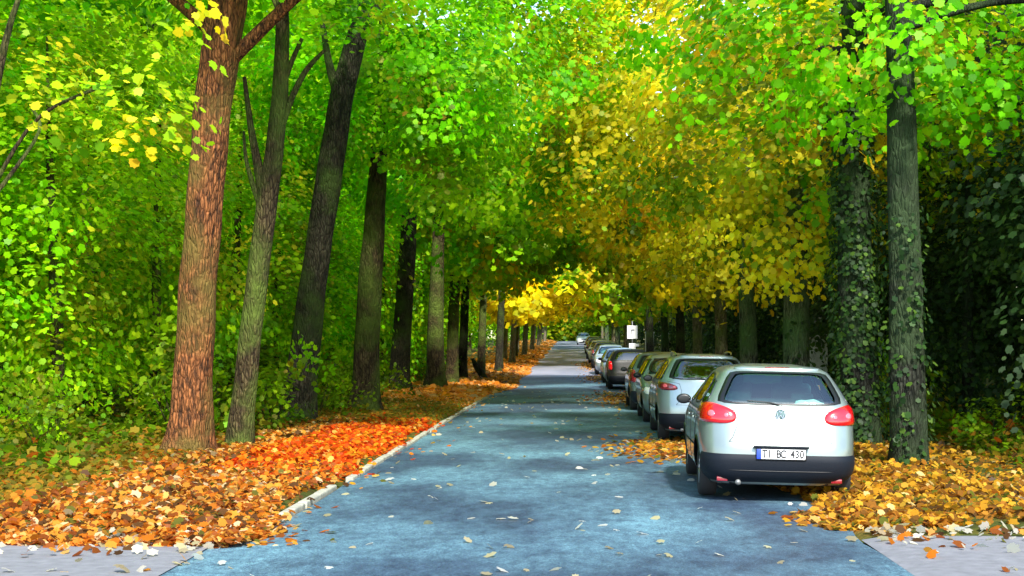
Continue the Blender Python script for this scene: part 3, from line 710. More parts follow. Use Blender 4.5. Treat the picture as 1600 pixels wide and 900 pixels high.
# tall broadleaf crowns behind, closing the sky
talls = [proto_tree('tall_broadleaf', 250 + i, pl, 24, 5.5, 210, 40, .42, 6, 'bark_dark', .3, LEAF_C, 1.7) for i, pl in enumerate([[('green', 3), ('mid', 2)], [('olive', 2), ('mid', 2)]])]
spots = []
for d, x, k in [(34, -15, 0), (48, -14, 0), (64, -15, 0), (84, -14, 0), (108, -14, 0), (42, 15, 1), (60, 15, 1), (82, 15, 1), (110, 15, 1), (140, -13, 0), (140, 13, 1), (175, 12, 1), (175, -12, 0), (215, -10, 0), (215, 10, 1), (240, -5, 0), (240, 5.5, 1), (246, 0, 0), (26, -19, 0), (118, -17, 0), (122, 17, 1), (232, -11, 0), (236, 11, 1)]:
    spots.append((x, d, random.uniform(.9, 1.1), k))
scatter(talls, spots, lambda x, y, k: ['tall green broadleaf tree far behind the left trunks', 'tall olive broadleaf tree far behind the right trunks'][k], 'tree', lambda x, y, k: ['tall trees behind the left row', 'tall trees behind the right row'][k])
# shrubs along the back of the left verge
shr = []
for i in range(2):
    r = np.random.default_rng(270 + i); root = empty('verge_shrub')
    C = crown_centres((0, 0, .45), (.8, .7, .5), 26, r, shell=.2)
    pos, nrm, sz, col = cluster_leaves(C, r.uniform(.2, .4, 26), 34, .10, [('under', 3), ('mid', 1)], r)
    k = pos[:, 2] > 0
    link('foliage', leaf_mesh('foliage', pos[k], nrm[k], sz[k], col[k], LEAF_B, seed=i), None, root, smooth=False)
    for j in range(5):
        a = j * 1.3; tube('stem', [(0, 0, -.05), (.2 * math.cos(a), .2 * math.sin(a), .4), (.45 * math.cos(a), .4 * math.sin(a), .8)], [.018, .012, .004], M['bark_brown'], root, seg=5)
    shr.append(root)
spots = []
for d, x in [(19.5, -7.2), (20.5, -8.3), (23.8, -6.7), (25, -7.4), (26.5, -6.4), (28.5, -5.9), (31.5, -6.9), (33, -6.0), (35.5, -5.9), (38, -6.3), (41, -6.4), (44.5, -6.4), (48, -7), (53, -6.8), (59, -6.6), (65, -6.2), (18.5, -8.8), (22, -8), (21.7, 6.4), (25.5, 6.2), (30, 6.2), (34.5, 6.2)]:
    spots.append((x + random.uniform(-.15, .15), d, random.uniform(.75, 1.25), random.randrange(2)))
scatter(shr, spots, lambda x, y, k: 'low green shrub between the tree feet on the left verge' if x < 0 else 'low green shrub behind the right row of trunks', 'shrub',
        lambda x, y, k: 'shrubs on the left verge' if x < 0 else 'shrubs on the right verge')
# ground cover of the wood floor and the far wood, uncountable
def xyU(r, n):
    s = r.uniform(0, 1, n) < .6
    y = 17 + 60 * r.uniform(0, 1, n) ** 1.2
    return np.where(s, -6.2 - r.exponential(3, n), 6.0 + r.exponential(2.5, n)), y
o = litter('ground_cover', 26000, xyU, .13, lambda r, x, y, n: np.where((r.uniform(0, 1, n) < .5)[:, None], pick('under', n, r), pick('moss', n, r)), 'low green and brown ground cover on the woodland floor', seed=9, pile=.35)
o["category"] = 'ground cover'
r = np.random.default_rng(300)
C = []
for i in range(1700):
    s = r.uniform()
    if s < .35: q = (-r.uniform(22, 34), r.uniform(15, 170), r.uniform(0, 26))
    elif s < .62: q = (r.uniform(19, 30), r.uniform(18, 170), r.uniform(0, 26))
    elif s < .82: q = (r.uniform(-9, 9), r.uniform(240, 262), r.uniform(-1, 10))
    else: q = (r.uniform(-34, 34), r.uniform(262, 285), r.uniform(-1, 40))
    C.append(q)
C = np.array(C)
pos, nrm, sz, col = cluster_leaves(C, r.uniform(1.8, 3.0, len(C)), 60, .75, [('mid', 3), ('olive', 2), ('under', 3)], r, flat=.6)
tag(link('distant_wood', leaf_mesh('distant_wood', pos, nrm, sz, col, LEAF_C, seed=9), None, None, smooth=False), label='dense far woodland closing the view behind all the trees', cat='woodland', kind='stuff')

# ------------------------------------------------------------------ cars
class Car:
    NX = 7.0
    def __init__(s, L, tab):
        s.L = L; t = np.array(tab, float); s.z = t[:, 0]; s.w = t[:, 1]; s.r = t[:, 2]; s.f = t[:, 3]
        zz = np.linspace(s.z[0], s.z[-1], 240); s.zz = zz
        def sm(a):
            v = np.interp(zz, s.z, a); k = np.ones(9) / 9
            p_ = np.concatenate([[v[0]] * 4, v, [v[-1]] * 4]); q = np.convolve(p_, k, 'valid'); return q
        s.W = sm(s.w); s.Rr = sm(s.r); s.Ff = sm(s.f)
    def at(s, z):
        w = np.interp(z, s.zz, s.W); r = np.interp(z, s.zz, s.Rr); f = s.L - np.interp(z, s.zz, s.Ff)
        return w, (r + f) / 2, (f - r) / 2
    def pt(s, side, a, z):
        w, m, h = s.at(z); n = s.NX
        if side in ('rear', 'front'):
            u = min(abs(a / w), .995); y = h * (1 - u ** n) ** (1 / n)
            return np.array([a, m - y if side == 'rear' else m + y, z])
        u = min(abs((a - m) / h), .995); x = w * (1 - u ** n) ** (1 / n)
        return np.array([-x if side == 'left' else x, a, z])
    def nrm(s, side, a, z):
        e = .004; p0 = s.pt(side, a - e, z); p1 = s.pt(side, a + e, z); q0 = s.pt(side, a, z - e); q1 = s.pt(side, a, z + e)
        n = np.cross(p1 - p0, q1 - q0); n /= np.linalg.norm(n) + 1e-9
        c = s.pt(side, a, z) - np.array([0, s.L / 2, .7])
        return n if np.dot(n, c) > 0 else -n
    def off(s, side, a, z, o): return s.pt(side, a, z) + s.nrm(side, a, z) * o

def inpoly(x, y, poly):
    c = False; j = len(poly) - 1
    for i in range(len(poly)):
        xi, yi = poly[i]; xj, yj = poly[j]
        if (yi > y) != (yj > y) and x < (xj - xi) * (y - yi) / (yj - yi) + xi: c = not c
        j = i
    return c
def chaikin(poly, it=2):
    for _ in range(it):
        out = []
        for i in range(len(poly)):
            a = np.array(poly[i]); b = np.array(poly[(i + 1) % len(poly)])
            out += [a * .8 + b * .2, a * .2 + b * .8]
        poly = out
    return [tuple(p) for p in poly]
def resample(poly, n):
    p = np.array(list(poly) + [poly[0]]); d = np.r_[0, np.cumsum(np.linalg.norm(np.diff(p, axis=0), axis=1))]
    t = np.linspace(0, d[-1], n, endpoint=False); return np.stack([np.interp(t, d, p[:, i]) for i in range(2)], 1)

def patch(car, name, side, poly, off, mat, parent, rings=6, n=44, skirt=.012, dome=0.0, hole=None, it=2):
    """a panel, lens or pane lying on the car's surface, with its own thickness"""
    B = resample(chaikin(poly, it), n); c = B.mean(0); vs = []; fs = []
    s0 = hole if hole else 0.0
    ts = np.linspace(s0, 1, rings + 1)
    if not hole: ts = ts[1:]; vs.append(car.off(side, c[0], c[1], off + dome))
    for t in ts:
        for q in B:
            a, z = c + (q - c) * t
            vs.append(car.off(side, a, z, off + dome * (1 - t ** 4)))
    base = 0 if hole else 1; k = len(ts)
    if not hole:
        for i in range(n): fs.append((0, 1 + i, 1 + (i + 1) % n))
    for j in range(k - 1):
        for i in range(n):
            a = base + j * n + i; b = base + j * n + (i + 1) % n; fs.append((a, b, b + n, a + n))
    L0 = len(vs)
    for q in B: vs.append(car.off(side, q[0], q[1], off - skirt))
    for i in range(n):
        a = base + (k - 1) * n + i; b = base + (k - 1) * n + (i + 1) % n; fs.append((a, b, L0 + (i + 1) % n, L0 + i))
    o = from_py(name, vs, fs, mat, parent)
    bm = bmesh.new(); bm.from_mesh(o.data); bmesh.ops.recalc_face_normals(bm, faces=bm.faces)
    fsum = sum((f.normal.dot(Vector(car.nrm(side, c[0], c[1]))) for f in bm.faces), 0)
    if fsum < 0: bmesh.ops.reverse_faces(bm, faces=bm.faces)
    bm.to_mesh(o.data); bm.free()
    return o

def seam(car, name, side, line, rad, mat, parent, off=.001):
    pts = []
    for i in range(len(line) - 1):
        for t in np.linspace(0, 1, 7)[:-1]:
            a = np.array(line[i]) * (1 - t) + np.array(line[i + 1]) * t; pts.append(car.off(side, a[0], a[1], off))
    pts.append(car.off(side, *line[-1], off))
    return tube(name, pts, [rad] * len(pts), mat, parent, seg=5)

def lathe(name, prof, mat, parent, seg=32, axis_x=0.0, loc=(0, 0, 0)):
    """profile [(x, r)] turned about the x axis"""
    vs = []; fs = []; m = len(prof)
    for k in range(seg):
        a = 2 * pi * k / seg
        for x, r_ in prof: vs.append((x, r_ * math.cos(a), r_ * math.sin(a)))
    for k in range(seg):
        k2 = (k + 1) % seg
        for i in range(m - 1): fs.append((k * m + i, k * m + i + 1, k2 * m + i + 1, k2 * m + i))
    o = from_py(name, vs, fs, mat, parent); o.location = loc; return o

HATCH = [(.19, .76, .16, .2), (.24, .80, .10, .12), (.30, .845, .05, .06), (.40, .868, .02, .015), (.50, .876, .005, .0), (.60, .880, .02, .02), (.70, .882, .06, .08), (.78, .880, .085, .20), (.86, .874, .11, .42),
         (.93, .864, .135, .78), (.99, .850, .155, 1.08), (1.05, .825, .18, 1.22), (1.12, .785, .225, 1.36), (1.22, .725, .30, 1.55), (1.32, .665, .385, 1.76), (1.40, .610, .47, 1.96), (1.445, .555, .56, 2.12), (1.475, .47, .70, 2.32), (1.49, .33, .95, 2.55), (1.497, .16, 1.3, 2.7)]
def stretch(tab, kz=1.0, kw=1.0, dr=0.0):
    out = []
    for z, w, r_, f in tab: out.append((z * kz if z > .5 else z, w * kw, r_ * (1 - dr), f))
    return out

def build_car(L, tab, body_mat, glass_mat, label, lamp_mat, bumper=True, rails=False, mirrors=M['seal'], lamp_shape=0, plate_text=None, badge=False, bumper_z=.525, detail=True, cat='car', group='cars parked along the right side', name='parked_car', white_in=False):
    car = Car(L, tab); zt = tab[-1][0]; k = zt / 1.497
    root = empty(name, label=label, cat=cat, group=group)
    # window outlines on the surface (a, z)
    zb, zw = 1.03 * k, 1.40 * k
    rear_win = [(-.70, 1.055 * k), (.70, 1.055 * k), (.655, 1.17 * k), (.555, 1.375 * k), (.50, 1.415 * k), (-.50, 1.415 * k), (-.555, 1.375 * k), (-.655, 1.17 * k)]
    front_win = [(-.72, 1.04 * k), (.72, 1.04 * k), (.56, 1.40 * k), (-.56, 1.40 * k)]
    side_front = [(L * .455, 1.01 * k), (L - 1.40, 1.02 * k), (L - 1.78, 1.27 * k), (L - 1.98, 1.385 * k), (L * .46, 1.395 * k)]
    side_rear = [(L * .205, 1.03 * k), (L * .435, 1.01 * k), (L * .44, 1.395 * k), (L * .26, 1.375 * k), (L * .22, 1.25 * k)]
    quarter = [(.40, 1.06 * k), (L * .18, 1.035 * k), (L * .20, 1.25 * k), (L * .225, 1.34 * k), (.62, 1.30 * k)]
    # body shell
    a_ = []; ns, ne = 46, 30
    for i in range(ne): a_.append((-1 + 2 * i / ne, -1))
    for i in range(ns): a_.append((1, -1 + 2 * i / ns))
    for i in range(ne): a_.append((1 - 2 * i / ne, 1))
    for i in range(ns): a_.append((-1, 1 - 2 * i / ns))
    a_ = np.array(a_); n = Car.NX; sc = (np.abs(a_[:, 0]) ** n + np.abs(a_[:, 1]) ** n) ** (-1 / n); a_ = a_ * sc[:, None]
    zr = np.concatenate([np.linspace(.19, 1.0 * k, 34), np.linspace(1.0 * k, zt, 34)[1:]])
    vs = []; K = len(a_)
    for z in zr:
        w, m_, h = car.at(z)
        for (u, v) in a_: vs.append((u * w, m_ + v * h, z))
    fs = []; wheels_y = (.78, L - .86)
    for j in range(len(zr) - 1):
        for i in range(K):
            i2 = (i + 1) % K; q = (j * K + i, j * K + i2, (j + 1) * K + i2, (j + 1) * K + i)
            c = sum(np.array(vs[t]) for t in q) / 4
            u, v = (a_[i] + a_[i2]) / 2
            dele = False
            if c[2] > .95 * k:
                shr_ = lambda poly: [tuple(np.array(poly).mean(0) + (np.array(p_) - np.array(poly).mean(0)) * .93) for p_ in poly]
                if abs(v) > abs(u) * .97 or abs(v) > .93:
                    if v < 0 and inpoly(c[0], c[2], shr_(rear_win)): dele = True
                    if v > 0 and inpoly(c[0], c[2], shr_(front_win)): dele = True
                if abs(u) > .8:
                    if inpoly(c[1], c[2], shr_(side_front)) or inpoly(c[1], c[2], shr_(side_rear)) or inpoly(c[1], c[2], shr_(quarter)): dele = True
            for wy in wheels_y:
                if abs(u) > .75 and (c[1] - wy) ** 2 + (c[2] - .31) ** 2 < .355 ** 2: dele = True
            if not dele: fs.append(q)
    fs.append(tuple(range((len(zr) - 1) * K, len(zr) * K)))
    fs.append(tuple(reversed(range(K))))
    body = from_py('body', vs, fs, body_mat, root)
    # wheel arches: dark liners behind the round lip
    for wy in wheels_y:
        for sx in (-1, 1):
            w = car.at(.4)[0]
            vv = []; ff = []; sg = 22
            for t in range(sg + 1):
                a = -.35 + (pi + .7) * t / sg
                for (xx, rr_) in ((w + .006, .345), (w + .008, .372), (w - .03, .376)):
                    yy = wy + rr_ * math.cos(a); zz_ = .31 + rr_ * math.sin(a)
                    xs_ = car.pt('right', yy, max(zz_, .2))[0]
                    vv.append((sx * (xs_ + (xx - w)), yy, max(zz_, .17)))
                vv.append((sx * (w - .30), wy + .345 * math.cos(a), max(.31 + .345 * math.sin(a), .17)))
            for t in range(sg):
                b = t * 4
                for e_ in ((0, 1), (1, 2), (0, 3)): ff.append((b + e_[0], b + e_[1], b + 4 + e_[1], b + 4 + e_[0]))
            from_py('wheel_arch', vv, ff, M['seal'], root)
    # wheels
    for wy in wheels_y:
        for sx in (-1, 1):
            prof = [(-.095, .19), (-.10, .24), (-.098, .29), (-.08, .312), (0, .317), (.08, .312), (.098, .29), (.10, .24), (.095, .19)]
            t = lathe('wheel', prof, M['rubber'], root, 30, loc=(sx * (car.at(.35)[0] - .115), wy, .315))
            rm = lathe('rim', [(sx * .07, .03), (sx * .075, .07), (sx * .045, .10), (sx * .05, .165), (sx * .085, .185), (sx * .09, .20), (sx * .02, .20)], M['rim'], t, 30)
            bm = bmesh.new()
            for q in range(5):
                a = q * 2 * pi / 5
                bm_box(bm, (sx * .080, .125 * math.cos(a), .125 * math.sin(a)), (.024, .14, .045), .006, Matrix.Rotation(a, 3, 'X'))
            from_bm('spokes', bm, M['rim'], t)
    # glass with black surround
    gl = [('rear_window', 'rear', rear_win), ('windscreen', 'front', front_win)]
    for sd in ('left', 'right'): gl += [('side_window', sd, side_front), ('side_window', sd, side_rear), ('side_window', sd, quarter)]
    for nm, sd, poly in gl:
        g = patch(car, nm, sd, poly, .004, glass_mat, root, skirt=.002, rings=5, it=2)
        patch(car, 'window_seal', sd, poly, .007, M['seal'], g, rings=2, hole=.90 if 'side' not in nm else .88, skirt=.012, it=2)
    # cabin: seats, shelf, dash
    bm = bmesh.new()
    for sx in (-.36, .36):
        bm_box(bm, (sx, L * .53, .95), (.48, .16, .62), .05, Matrix.Rotation(.25, 3, 'X'))
        bm_box(bm, (sx, L * .505, 1.29), (.26, .10, .17), .04)
        bm_box(bm, (sx, 1.12, 1.10), (.26, .09, .14), .04)
    bm_box(bm, (0, 1.2, .85), (1.25, .18, .5), .05)
    from_bm('seats', bm, M['seat'], root)
    bm = bmesh.new()
    bm_box(bm, (0, .66, 1.0 * k), (1.20, .72, .03), .01)
    bm_box(bm, (0, L - 1.62, .93), (1.3, .5, .2), .06)
    bm_box(bm, (0, L * .5, .55), (1.5, L * .6, .06), .01)
    from_bm('cabin_trim', bm, M['trim'], root)
    # bumper band wraps rear corners
    if bumper:
        zs_ = np.linspace(.215, bumper_z, 9); cols_ = [i for i in range(K) if a_[i][1] < -.80]
        order = sorted(cols_, key=lambda i: math.atan2(a_[i][0], -a_[i][1]))
        vv = []; ff = []; m = len(order)
        for j, z in enumerate(zs_):
            w, mm_, h = car.at(z); o_ = .014 + .012 * math.sin(pi * min(1, (z - .215) / (bumper_z - .215)))
            if j in (0, len(zs_) - 1): o_ = .001
            for i in order: vv.append((a_[i][0] * (w + o_), mm_ + a_[i][1] * (h + o_), z))
        for j in range(len(zs_) - 1):
            for i in range(m - 1): b = j * m + i; ff.append((b, b + 1, b + m + 1, b + m))
        bp = from_py('rear_bumper', vv, ff, M['plastic'], root)
        seam(car, 'bumper_groove', 'rear', [(-.74, .36), (0, .355), (.74, .36)], .004, M['seal'], bp, off=.027)
    if detail:
        for sx in (-1, 1):
            bm = bmesh.new(); bm_box(bm, (sx * .62, .12, .245), (.12, .02, .05), .008); from_bm('reflector', bm, M['redd'], root)
        bm = bmesh.new(); bmesh.ops.create_cone(bm, cap_ends=True, segments=14, radius1=.03, radius2=.03, depth=.14, matrix=Matrix.Translation((-.45, .14, .215)) @ Matrix.Rotation(pi / 2, 4, 'X'))
        from_bm('exhaust_pipe', bm, M['steel'], root)
    # underbody
    bm = bmesh.new(); bm_box(bm, (0, L / 2, .23), (1.30, L - .6, .10), .03); bm_box(bm, (0, .30, .235), (1.1, .3, .10), .03)
    from_bm('underbody', bm, M['seal'], root)
    # tail lamps
    shp = {0: [(.475, .945), (.49, .875), (.59, .848), (.80, .85), (.866, .862), (.86, .95), (.838, 1.04), (.76, 1.075), (.62, 1.035), (.53, 1.00)],
           1: [(.52, .90), (.60, .875), (.80, .875), (.86, .90), (.855, .98), (.83, 1.02), (.70, 1.0), (.56, .96)],
           2: [(.70, .72), (.86, .72), (.85, 1.02), (.80, 1.06), (.72, 1.04)]}[lamp_shape]
    for sx in (-1, 1):
        poly = [(sx * a, b * k) for a, b in shp]
        lp = patch(car, 'tail_lamp', 'rear', poly, .010, lamp_mat, root, rings=7, dome=.022, skirt=.03)
        if detail:
            for (ca, cz, rr_) in ((.73, .945, .034), (.585, .93, .024)):
                cp = [(sx * ca + rr_ * math.cos(t), cz * k + rr_ * math.sin(t)) for t in np.linspace(0, 2 * pi, 14, endpoint=False)]
                patch(car, 'lamp_bulb', 'rear', cp, .034, M['lampbulb'], lp, rings=3, n=20, dome=.004, skirt=.008, it=1)
    # front lamps, grille
    for sx in (-1, 1):
        poly = [(sx * a, b * k) for a, b in [(.42, .66), (.60, .61), (.80, .62), (.86, .70), (.84, .78), (.74, .79), (.50, .72)]]
        patch(car, 'headlight', 'front', poly, .006, M['lampwhite'], root, rings=5, dome=.02, skirt=.02)
    patch(car, 'grille', 'front', [(-.36, .60 * k), (.36, .60 * k), (.40, .70 * k), (-.40, .70 * k)], .006, M['seal'], root, rings=3, skirt=.01)
    patch(car, 'air_intake', 'front', [(-.55, .27), (.55, .27), (.60, .42), (-.60, .42)], .006, M['seal'], root, rings=3, skirt=.01)
    # mirrors
    for sx in (-1, 1):
        w = car.at(1.02 * k)[0]
        bm = bmesh.new(); bmesh.ops.create_uvsphere(bm, u_segments=16, v_segments=10, radius=1)
        bmesh.ops.scale(bm, vec=(.092, .05, .064), verts=bm.verts); bmesh.ops.translate(bm, vec=(sx * (w + .095), L - 1.58, 1.02 * k), verts=bm.verts)
        bm_box(bm, (sx * (w + .01), L - 1.58, .985 * k), (.10, .05, .03), .008)
        mm_ = from_bm('door_mirror', bm, mirrors, root)
        bm = bmesh.new(); bmesh.ops.create_uvsphere(bm, u_segments=16, v_segments=8, radius=1)
        bmesh.ops.scale(bm, vec=(.078, .006, .052), verts=bm.verts); bmesh.ops.translate(bm, vec=(sx * (w + .095), L - 1.632, 1.02 * k), verts=bm.verts)
        from_bm('mirror_glass', bm, M['seal'], mm_)
    if detail:
        # panel gaps
        seam(car, 'tailgate_gap', 'rear', [(-.72, 1.03 * k), (-.50, .99 * k), (-.46, .86 * k), (-.52, .70), (-.56, .655), (.56, .655), (.52, .70), (.46, .86 * k), (.50, .99 * k), (.72, 1.03 * k)], .0035, M['seal'], root)
        seam(car, 'tailgate_crease', 'rear', [(-.44, .80), (0, .795), (.44, .80)], .0025, M['trim'], root, off=-.0005)
        for sd in ('left', 'right'):
            seam(car, 'door_gap', sd, [(L * .445, .30), (L * .445, .60), (L * .445, 1.0 * k)], .0035, M['seal'], root)
            seam(car, 'door_gap', sd, [(L * .255, .55), (L * .22, .80), (L * .20, 1.02 * k)], .0035, M['seal'], root)
            seam(car, 'door_gap', sd, [(L - 1.36, .32), (L - 1.33, .70), (L - 1.36, 1.0 * k)], .0035, M['seal'], root)
            seam(car, 'rubbing_strip', sd, [(L * .27, .56), (L * .5, .55), (L - 1.4, .55)], .012, M['plastic'], root)
            for yy in (L * .30, L * .50):
                q = car.off(sd, yy, .86 * k, .018)
                bm = bmesh.new(); bm_box(bm, tuple(q), (.02, .19, .03), .008); from_bm('door_handle', bm, body_mat, root)
        # rear wiper
        p0 = car.off('rear', 0, 1.035 * k, .018); 
        seamline = [(0.02, 1.045 * k), (-.12, 1.075 * k), (-.36, 1.09 * k)]
        seam(car, 'rear_wiper', 'rear', seamline, .006, M['seal'], root, off=.02)
        patch(car, 'roof_spoiler', 'rear', [(-.50, 1.432 * k), (.50, 1.432 * k), (.44, 1.462 * k), (-.44, 1.462 * k)], .02, body_mat, root, rings=3, skirt=.03, it=1)
        patch(car, 'brake_lamp', 'rear', [(-.14, 1.437 * k), (.14, 1.437 * k), (.14, 1.447 * k), (-.14, 1.447 * k)], .024, M['redd'], root, rings=2, skirt=.01, it=1)
    if rails:
        for sx in (-1, 1):
            tube('roof_rail', [(sx * .50, 1.0, 1.47 * k), (sx * .52, 1.15, 1.52 * k), (sx * .53, 1.8, 1.535 * k), (sx * .52, L - 2.3, 1.52 * k), (sx * .51, L - 2.1, 1.46 * k)], [.016] * 5, M['chrome'], root, seg=8)
    if plate_text is not None:
        zc = .535; y = car.pt('rear', 0, zc)[1] - .034
        bm = bmesh.new(); bm_box(bm, (0, y, zc), (.54, .012, .125), .005); pl = from_bm('number_plate', bm, M['seal'], root)
        bm = bmesh.new(); bm_box(bm, (.02, y - .008, zc), (.475, .006, .105), .004); from_bm('plate_face', bm, M['plate'], pl)
        bm = bmesh.new(); bm_box(bm, (-.242, y - .009, zc), (.046, .006, .105), .003); from_bm('plate_band', bm, M['plateblue'], pl)
        adv = .050
        for ci, ch in enumerate(plate_text):
            if ch == ' ': continue
            cu = bpy.data.curves.new('plate_letter', 'FONT'); cu.body = ch; cu.size = .118; cu.align_x = 'CENTER'; cu.align_y = 'CENTER'; cu.extrude = .001; cu.offset = .003
            to = bpy.data.objects.new('plate_letter', cu); COL.objects.link(to); bpy.context.view_layer.update()
            me = bpy.data.meshes.new_from_object(to); bpy.data.objects.remove(to)
            me.transform(Matrix.Translation((.02 + (ci - (len(plate_text) - 1) / 2) * adv, y - .0125, zc)) @ Matrix.Rotation(pi / 2, 4, 'X') @ Matrix.Diagonal((.78, 1, 1, 1))); me.materials.clear()
            link('plate_letter', me, M['ink'], pl, smooth=False)
        bm = bmesh.new(); bm_box(bm, (0, y + .006, zc + .078), (.60, .05, .022), .006); from_bm('plate_lamp_bar', bm, M['plastic'], root)
    if badge:
        zc = .955; p0 = car.off('rear', 0, zc, .008)
        bd = empty('badge')  # round two-letter emblem
        bd.parent = root
        bm = bmesh.new(); rot = Matrix.Translation(Vector(p0)) @ Matrix.Rotation(pi / 2 - .12, 4, 'X')
        bmesh.ops.create_cone(bm, cap_ends=True, segments=32, radius1=.062, radius2=.060, depth=.012, matrix=rot)
        from_bm('badge_disc', bm, M['trim'], bd)
        def strk(pts, r_=.0055, closed=False):
            w_ = [rot @ Vector((a, b, .010)) for a, b in pts]
            tube('badge_letter', [tuple(q) for q in w_], [r_] * len(w_), M['chrome'], bd, seg=6)
        strk([(.057 * math.cos(t), .057 * math.sin(t)) for t in np.linspace(0, 2 * pi, 26)], .006)
        def poly_strokes(pts):
            for a, b in zip(pts[:-1], pts[1:]): strk([a, b])
        poly_strokes([(-.024, .050), (0, .008), (.024, .050)])
        poly_strokes([(-.046, .030), (-.022, -.046), (0, -.004), (.022, -.046), (.046, .030)])
    if white_in:
        bm = bmesh.new(); bmesh.ops.create_uvsphere(bm, u_segments=18, v_segments=10, radius=1)
        for v in bm.verts: v.co += Vector((math.sin(v.co.z * 9) * .08, 0, math.sin(v.co.x * 7) * .12))
        bmesh.ops.scale(bm, vec=(.17, .12, .055), verts=bm.verts); bmesh.ops.translate(bm, vec=(.36, .52, 1.06), verts=bm.verts)
        o = from_bm('folded_cloth', bm, M['paper'], None)
        return root, o
    return root
M['lampbulb'] = pmat('lamp_bulb_lens', (.90, .12, .16), .1, coat=1)

c1, cloth = build_car(4.2, HATCH, M['silver'], M['glass'], 'silver hatchback parked nearest the camera, red oval tail lamps and black rear bumper', M['red'], plate_text='TI BC 430', badge=True, white_in=True)
tag(cloth, 'pale green cloth lying inside the nearest silver hatchback behind its rear window', 'cloth')
c1.location = (2.24, 15.5, .02); c1.rotation_euler = (0, R(1.3), R(-1.6))
bpy.context.view_layer.update()
mw = c1.matrix_world
cloth.data.transform(Matrix.Translation((-.36, -.52, -1.02))); cloth.location = mw @ Vector((.36, .52, 1.02)); cloth.rotation_euler = c1.rotation_euler

EST = stretch(HATCH, 1.04, 1.0, .25)
c2 = build_car(4.5, EST, M['silver2'], M['glass_blue'], 'silver estate car with roof rails and blue rear window, second parked car', M['redd'], bumper_z=.50, rails=True, lamp_shape=1, plate_text='', detail=True)
c2.location = (2.38, 25.3, .02); c2.rotation_euler = (0, R(.6), R(-.4))
c3 = build_car(4.25, stretch(HATCH, 1.02), M['silver2'], M['glass'], 'pale silver car facing the camera behind the silver estate car', M['redd'], bumper=True, detail=False)
c3.location = (2.42, 31.4 + 4.25, .02); c3.rotation_euler = (0, R(.6), pi)
c4 = build_car(4.3, stretch(HATCH, 1.03), M['greensilver'], M['glass_dark'], 'grey green hatchback between the pale silver car and the black car', M['redd'], lamp_shape=2, detail=False)
c4.location = (2.36, 37.4, .02)
c5 = build_car(4.5, stretch(HATCH, 1.04, 1.03, .3), M['black_paint'], M['glass_dark'], 'black car with pink tail lamp standing alone after the grey green hatchback', M['red'], lamp_shape=2, detail=False)
c5.location = (2.22, 55.0, .04)
rest = [(c3, 62.5 + 4.25, 2.15, pi, M['white_paint'], 'white roofed car just beyond the black car'), (c3, 73 + 4.25, 2.0, pi, M['silver2'], 'pale car with bright headlight facing the camera, left of the black car'),
        (c4, 84, 1.95, 0, M['dark_paint'], 'dark blue car in the far queue of parked cars'), (c3, 95 + 4.25, 1.9, pi, M['white_paint'], 'white car facing the camera in the far queue of parked cars'),
        (c4, 106, 1.85, 0, M['greensilver'], 'grey green car near the far end of the parked queue'), (c4, 125, 1.9, 0, M['silver'], 'silver car second from the far end of the parked queue'),
        (c3, 178 + 4.25, 1.35, pi, M['white_paint'], 'tiny white car furthest away at the top of the rise')]
for src, y, x, rz, mt, lb in rest:
    o = copy_tree(src); o.location = (x, y, float(road_z(y)) + .03); o.rotation_euler = (R(.85) * (1 if rz == 0 else -1), R(.3), rz)
    tag(o, label=lb)
    for ch in o.children:
        if ch.name.startswith('body'):
            ch.data = ch.data.copy(); ch.data.materials[0] = mt

# ------------------------------------------------------------------ sign and stones
sx, sy = P(988, 540, 72)[0], 72.0
gz = float(ground_z(sx, sy))
sg = empty('road_sign', (sx, sy, gz), label='white rectangular sign above a smaller white plate on a post, right roadside', cat='sign')
tube('post', [(0, .03, -.1), (0, .03, 1.5), (0, .03, 2.75)], [.03] * 3, M['steel'], sg, seg=10)
def flat(name, w, h, z, x=0, par=sg, mat=M['sign'], y=-.01, t=.02, b=.02):
    bm = bmesh.new(); bm_box(bm, (x, y, z), (w, t, h), min(b, t * .45)); return from_bm(name, bm, mat, par, smooth=False)
zt_ = H + (540 - 519) / F * 72 - gz
up = flat('sign_panel', .52, .66, zt_)
flat('sign_symbol', .16, .10, zt_ + .10, 0.02, up, M['signgrey'], -.024, .006); flat('sign_symbol', .05, .22, zt_ + .02, -.04, up, M['signgrey'], -.024, .006)
zl = H + (540 - 543) / F * 72 - gz
flat('lower_plate', .33, .42, zl); flat('side_tab', .18, .14, zl + .12, .25)
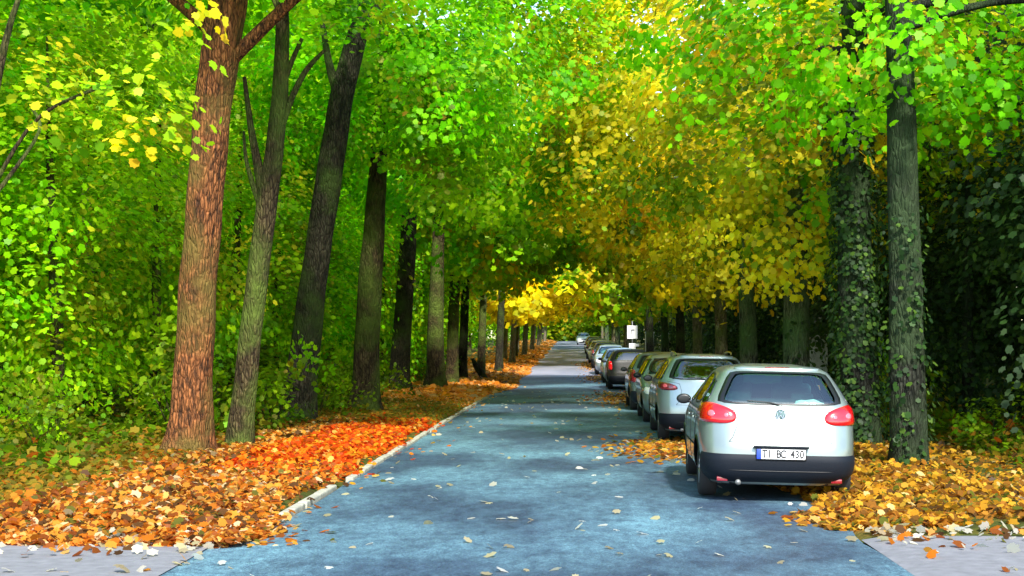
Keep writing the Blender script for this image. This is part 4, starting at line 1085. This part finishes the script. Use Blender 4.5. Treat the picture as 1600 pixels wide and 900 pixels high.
for (px, py, d, w, h, lb) in [(1277, 560, 33, .42, 2.0, 'pale weathered stone pillar seen above the nearest car, right of the mossy trunk'), (1015, 548, 84, .5, 2.2, 'pale stone pillar right of the white sign'), (1040, 548, 84, .34, 2.1, 'narrow pale stone pillar right of the other one by the sign')]:
    x = (px - VX) / F * d; z = float(ground_z(x, d))
    root = empty('stone_pillar', (x, d, z), label=lb, cat='pillar')
    bm = bmesh.new(); bm_box(bm, (0, 0, h * .45), (w, w * .8, h * .9), .04)
    for v in bm.verts: v.co += Vector((random.uniform(-.015, .015), random.uniform(-.015, .015), 0))
    from_bm('shaft', bm, M['stone'], root, smooth=False)
    bm = bmesh.new(); bm_box(bm, (0, 0, h * .9 + .045), (w * 1.15, w * .95, .09), .025); from_bm('cap', bm, M['stone'], root, smooth=False)

# ------------------------------------------------------------------ light, world, camera
EL, AZ = 42.0, 166.0       # sun behind the camera, to the right
w = bpy.data.worlds.new('World'); S.world = w; w.use_nodes = True
N = w.node_tree.nodes; L_ = w.node_tree.links
sky = N.new('ShaderNodeTexSky'); sky.sky_type = 'NISHITA'; sky.sun_disc = False
sky.sun_elevation = R(EL); sky.sun_rotation = R(AZ); sky.air_density = 1.2; sky.dust_density = .6
L_.new(sky.outputs[0], N['Background'].inputs[0]); N['Background'].inputs[1].default_value = .15
sun = bpy.data.lights.new('sun', 'SUN'); sun.energy = 3.2; sun.angle = R(4); sun.color = (1, .95, .86)
so = bpy.data.objects.new('sun', sun); COL.objects.link(so)
dirv = Vector((math.sin(R(AZ)) * math.cos(R(EL)), math.cos(R(AZ)) * math.cos(R(EL)), math.sin(R(EL))))
so.rotation_euler = dirv.to_track_quat('Z', 'Y').to_euler(); so.location = dirv * 50

cam = bpy.data.cameras.new('camera'); co = bpy.data.objects.new('camera', cam); COL.objects.link(co)
co.location = (0, 0, H); co.rotation_euler = (R(90), 0, 0)
cam.sensor_width = 36; cam.lens = F / 1600 * 36; cam.shift_x = -(VX - 800) / 1600; cam.shift_y = (VY - 450) / 1600
cam.clip_start = .1; cam.clip_end = 3000
S.camera = co
S.view_settings.view_transform = 'Standard'; S.view_settings.look = 'None'; S.view_settings.gamma = 1
S.view_settings.exposure = 1.5
S.view_settings.use_curve_mapping = False
S.cycles.max_bounces = 7; S.cycles.diffuse_bounces = 5; S.cycles.glossy_bounces = 3; S.cycles.transmission_bounces = 4; S.cycles.transparent_max_bounces = 10
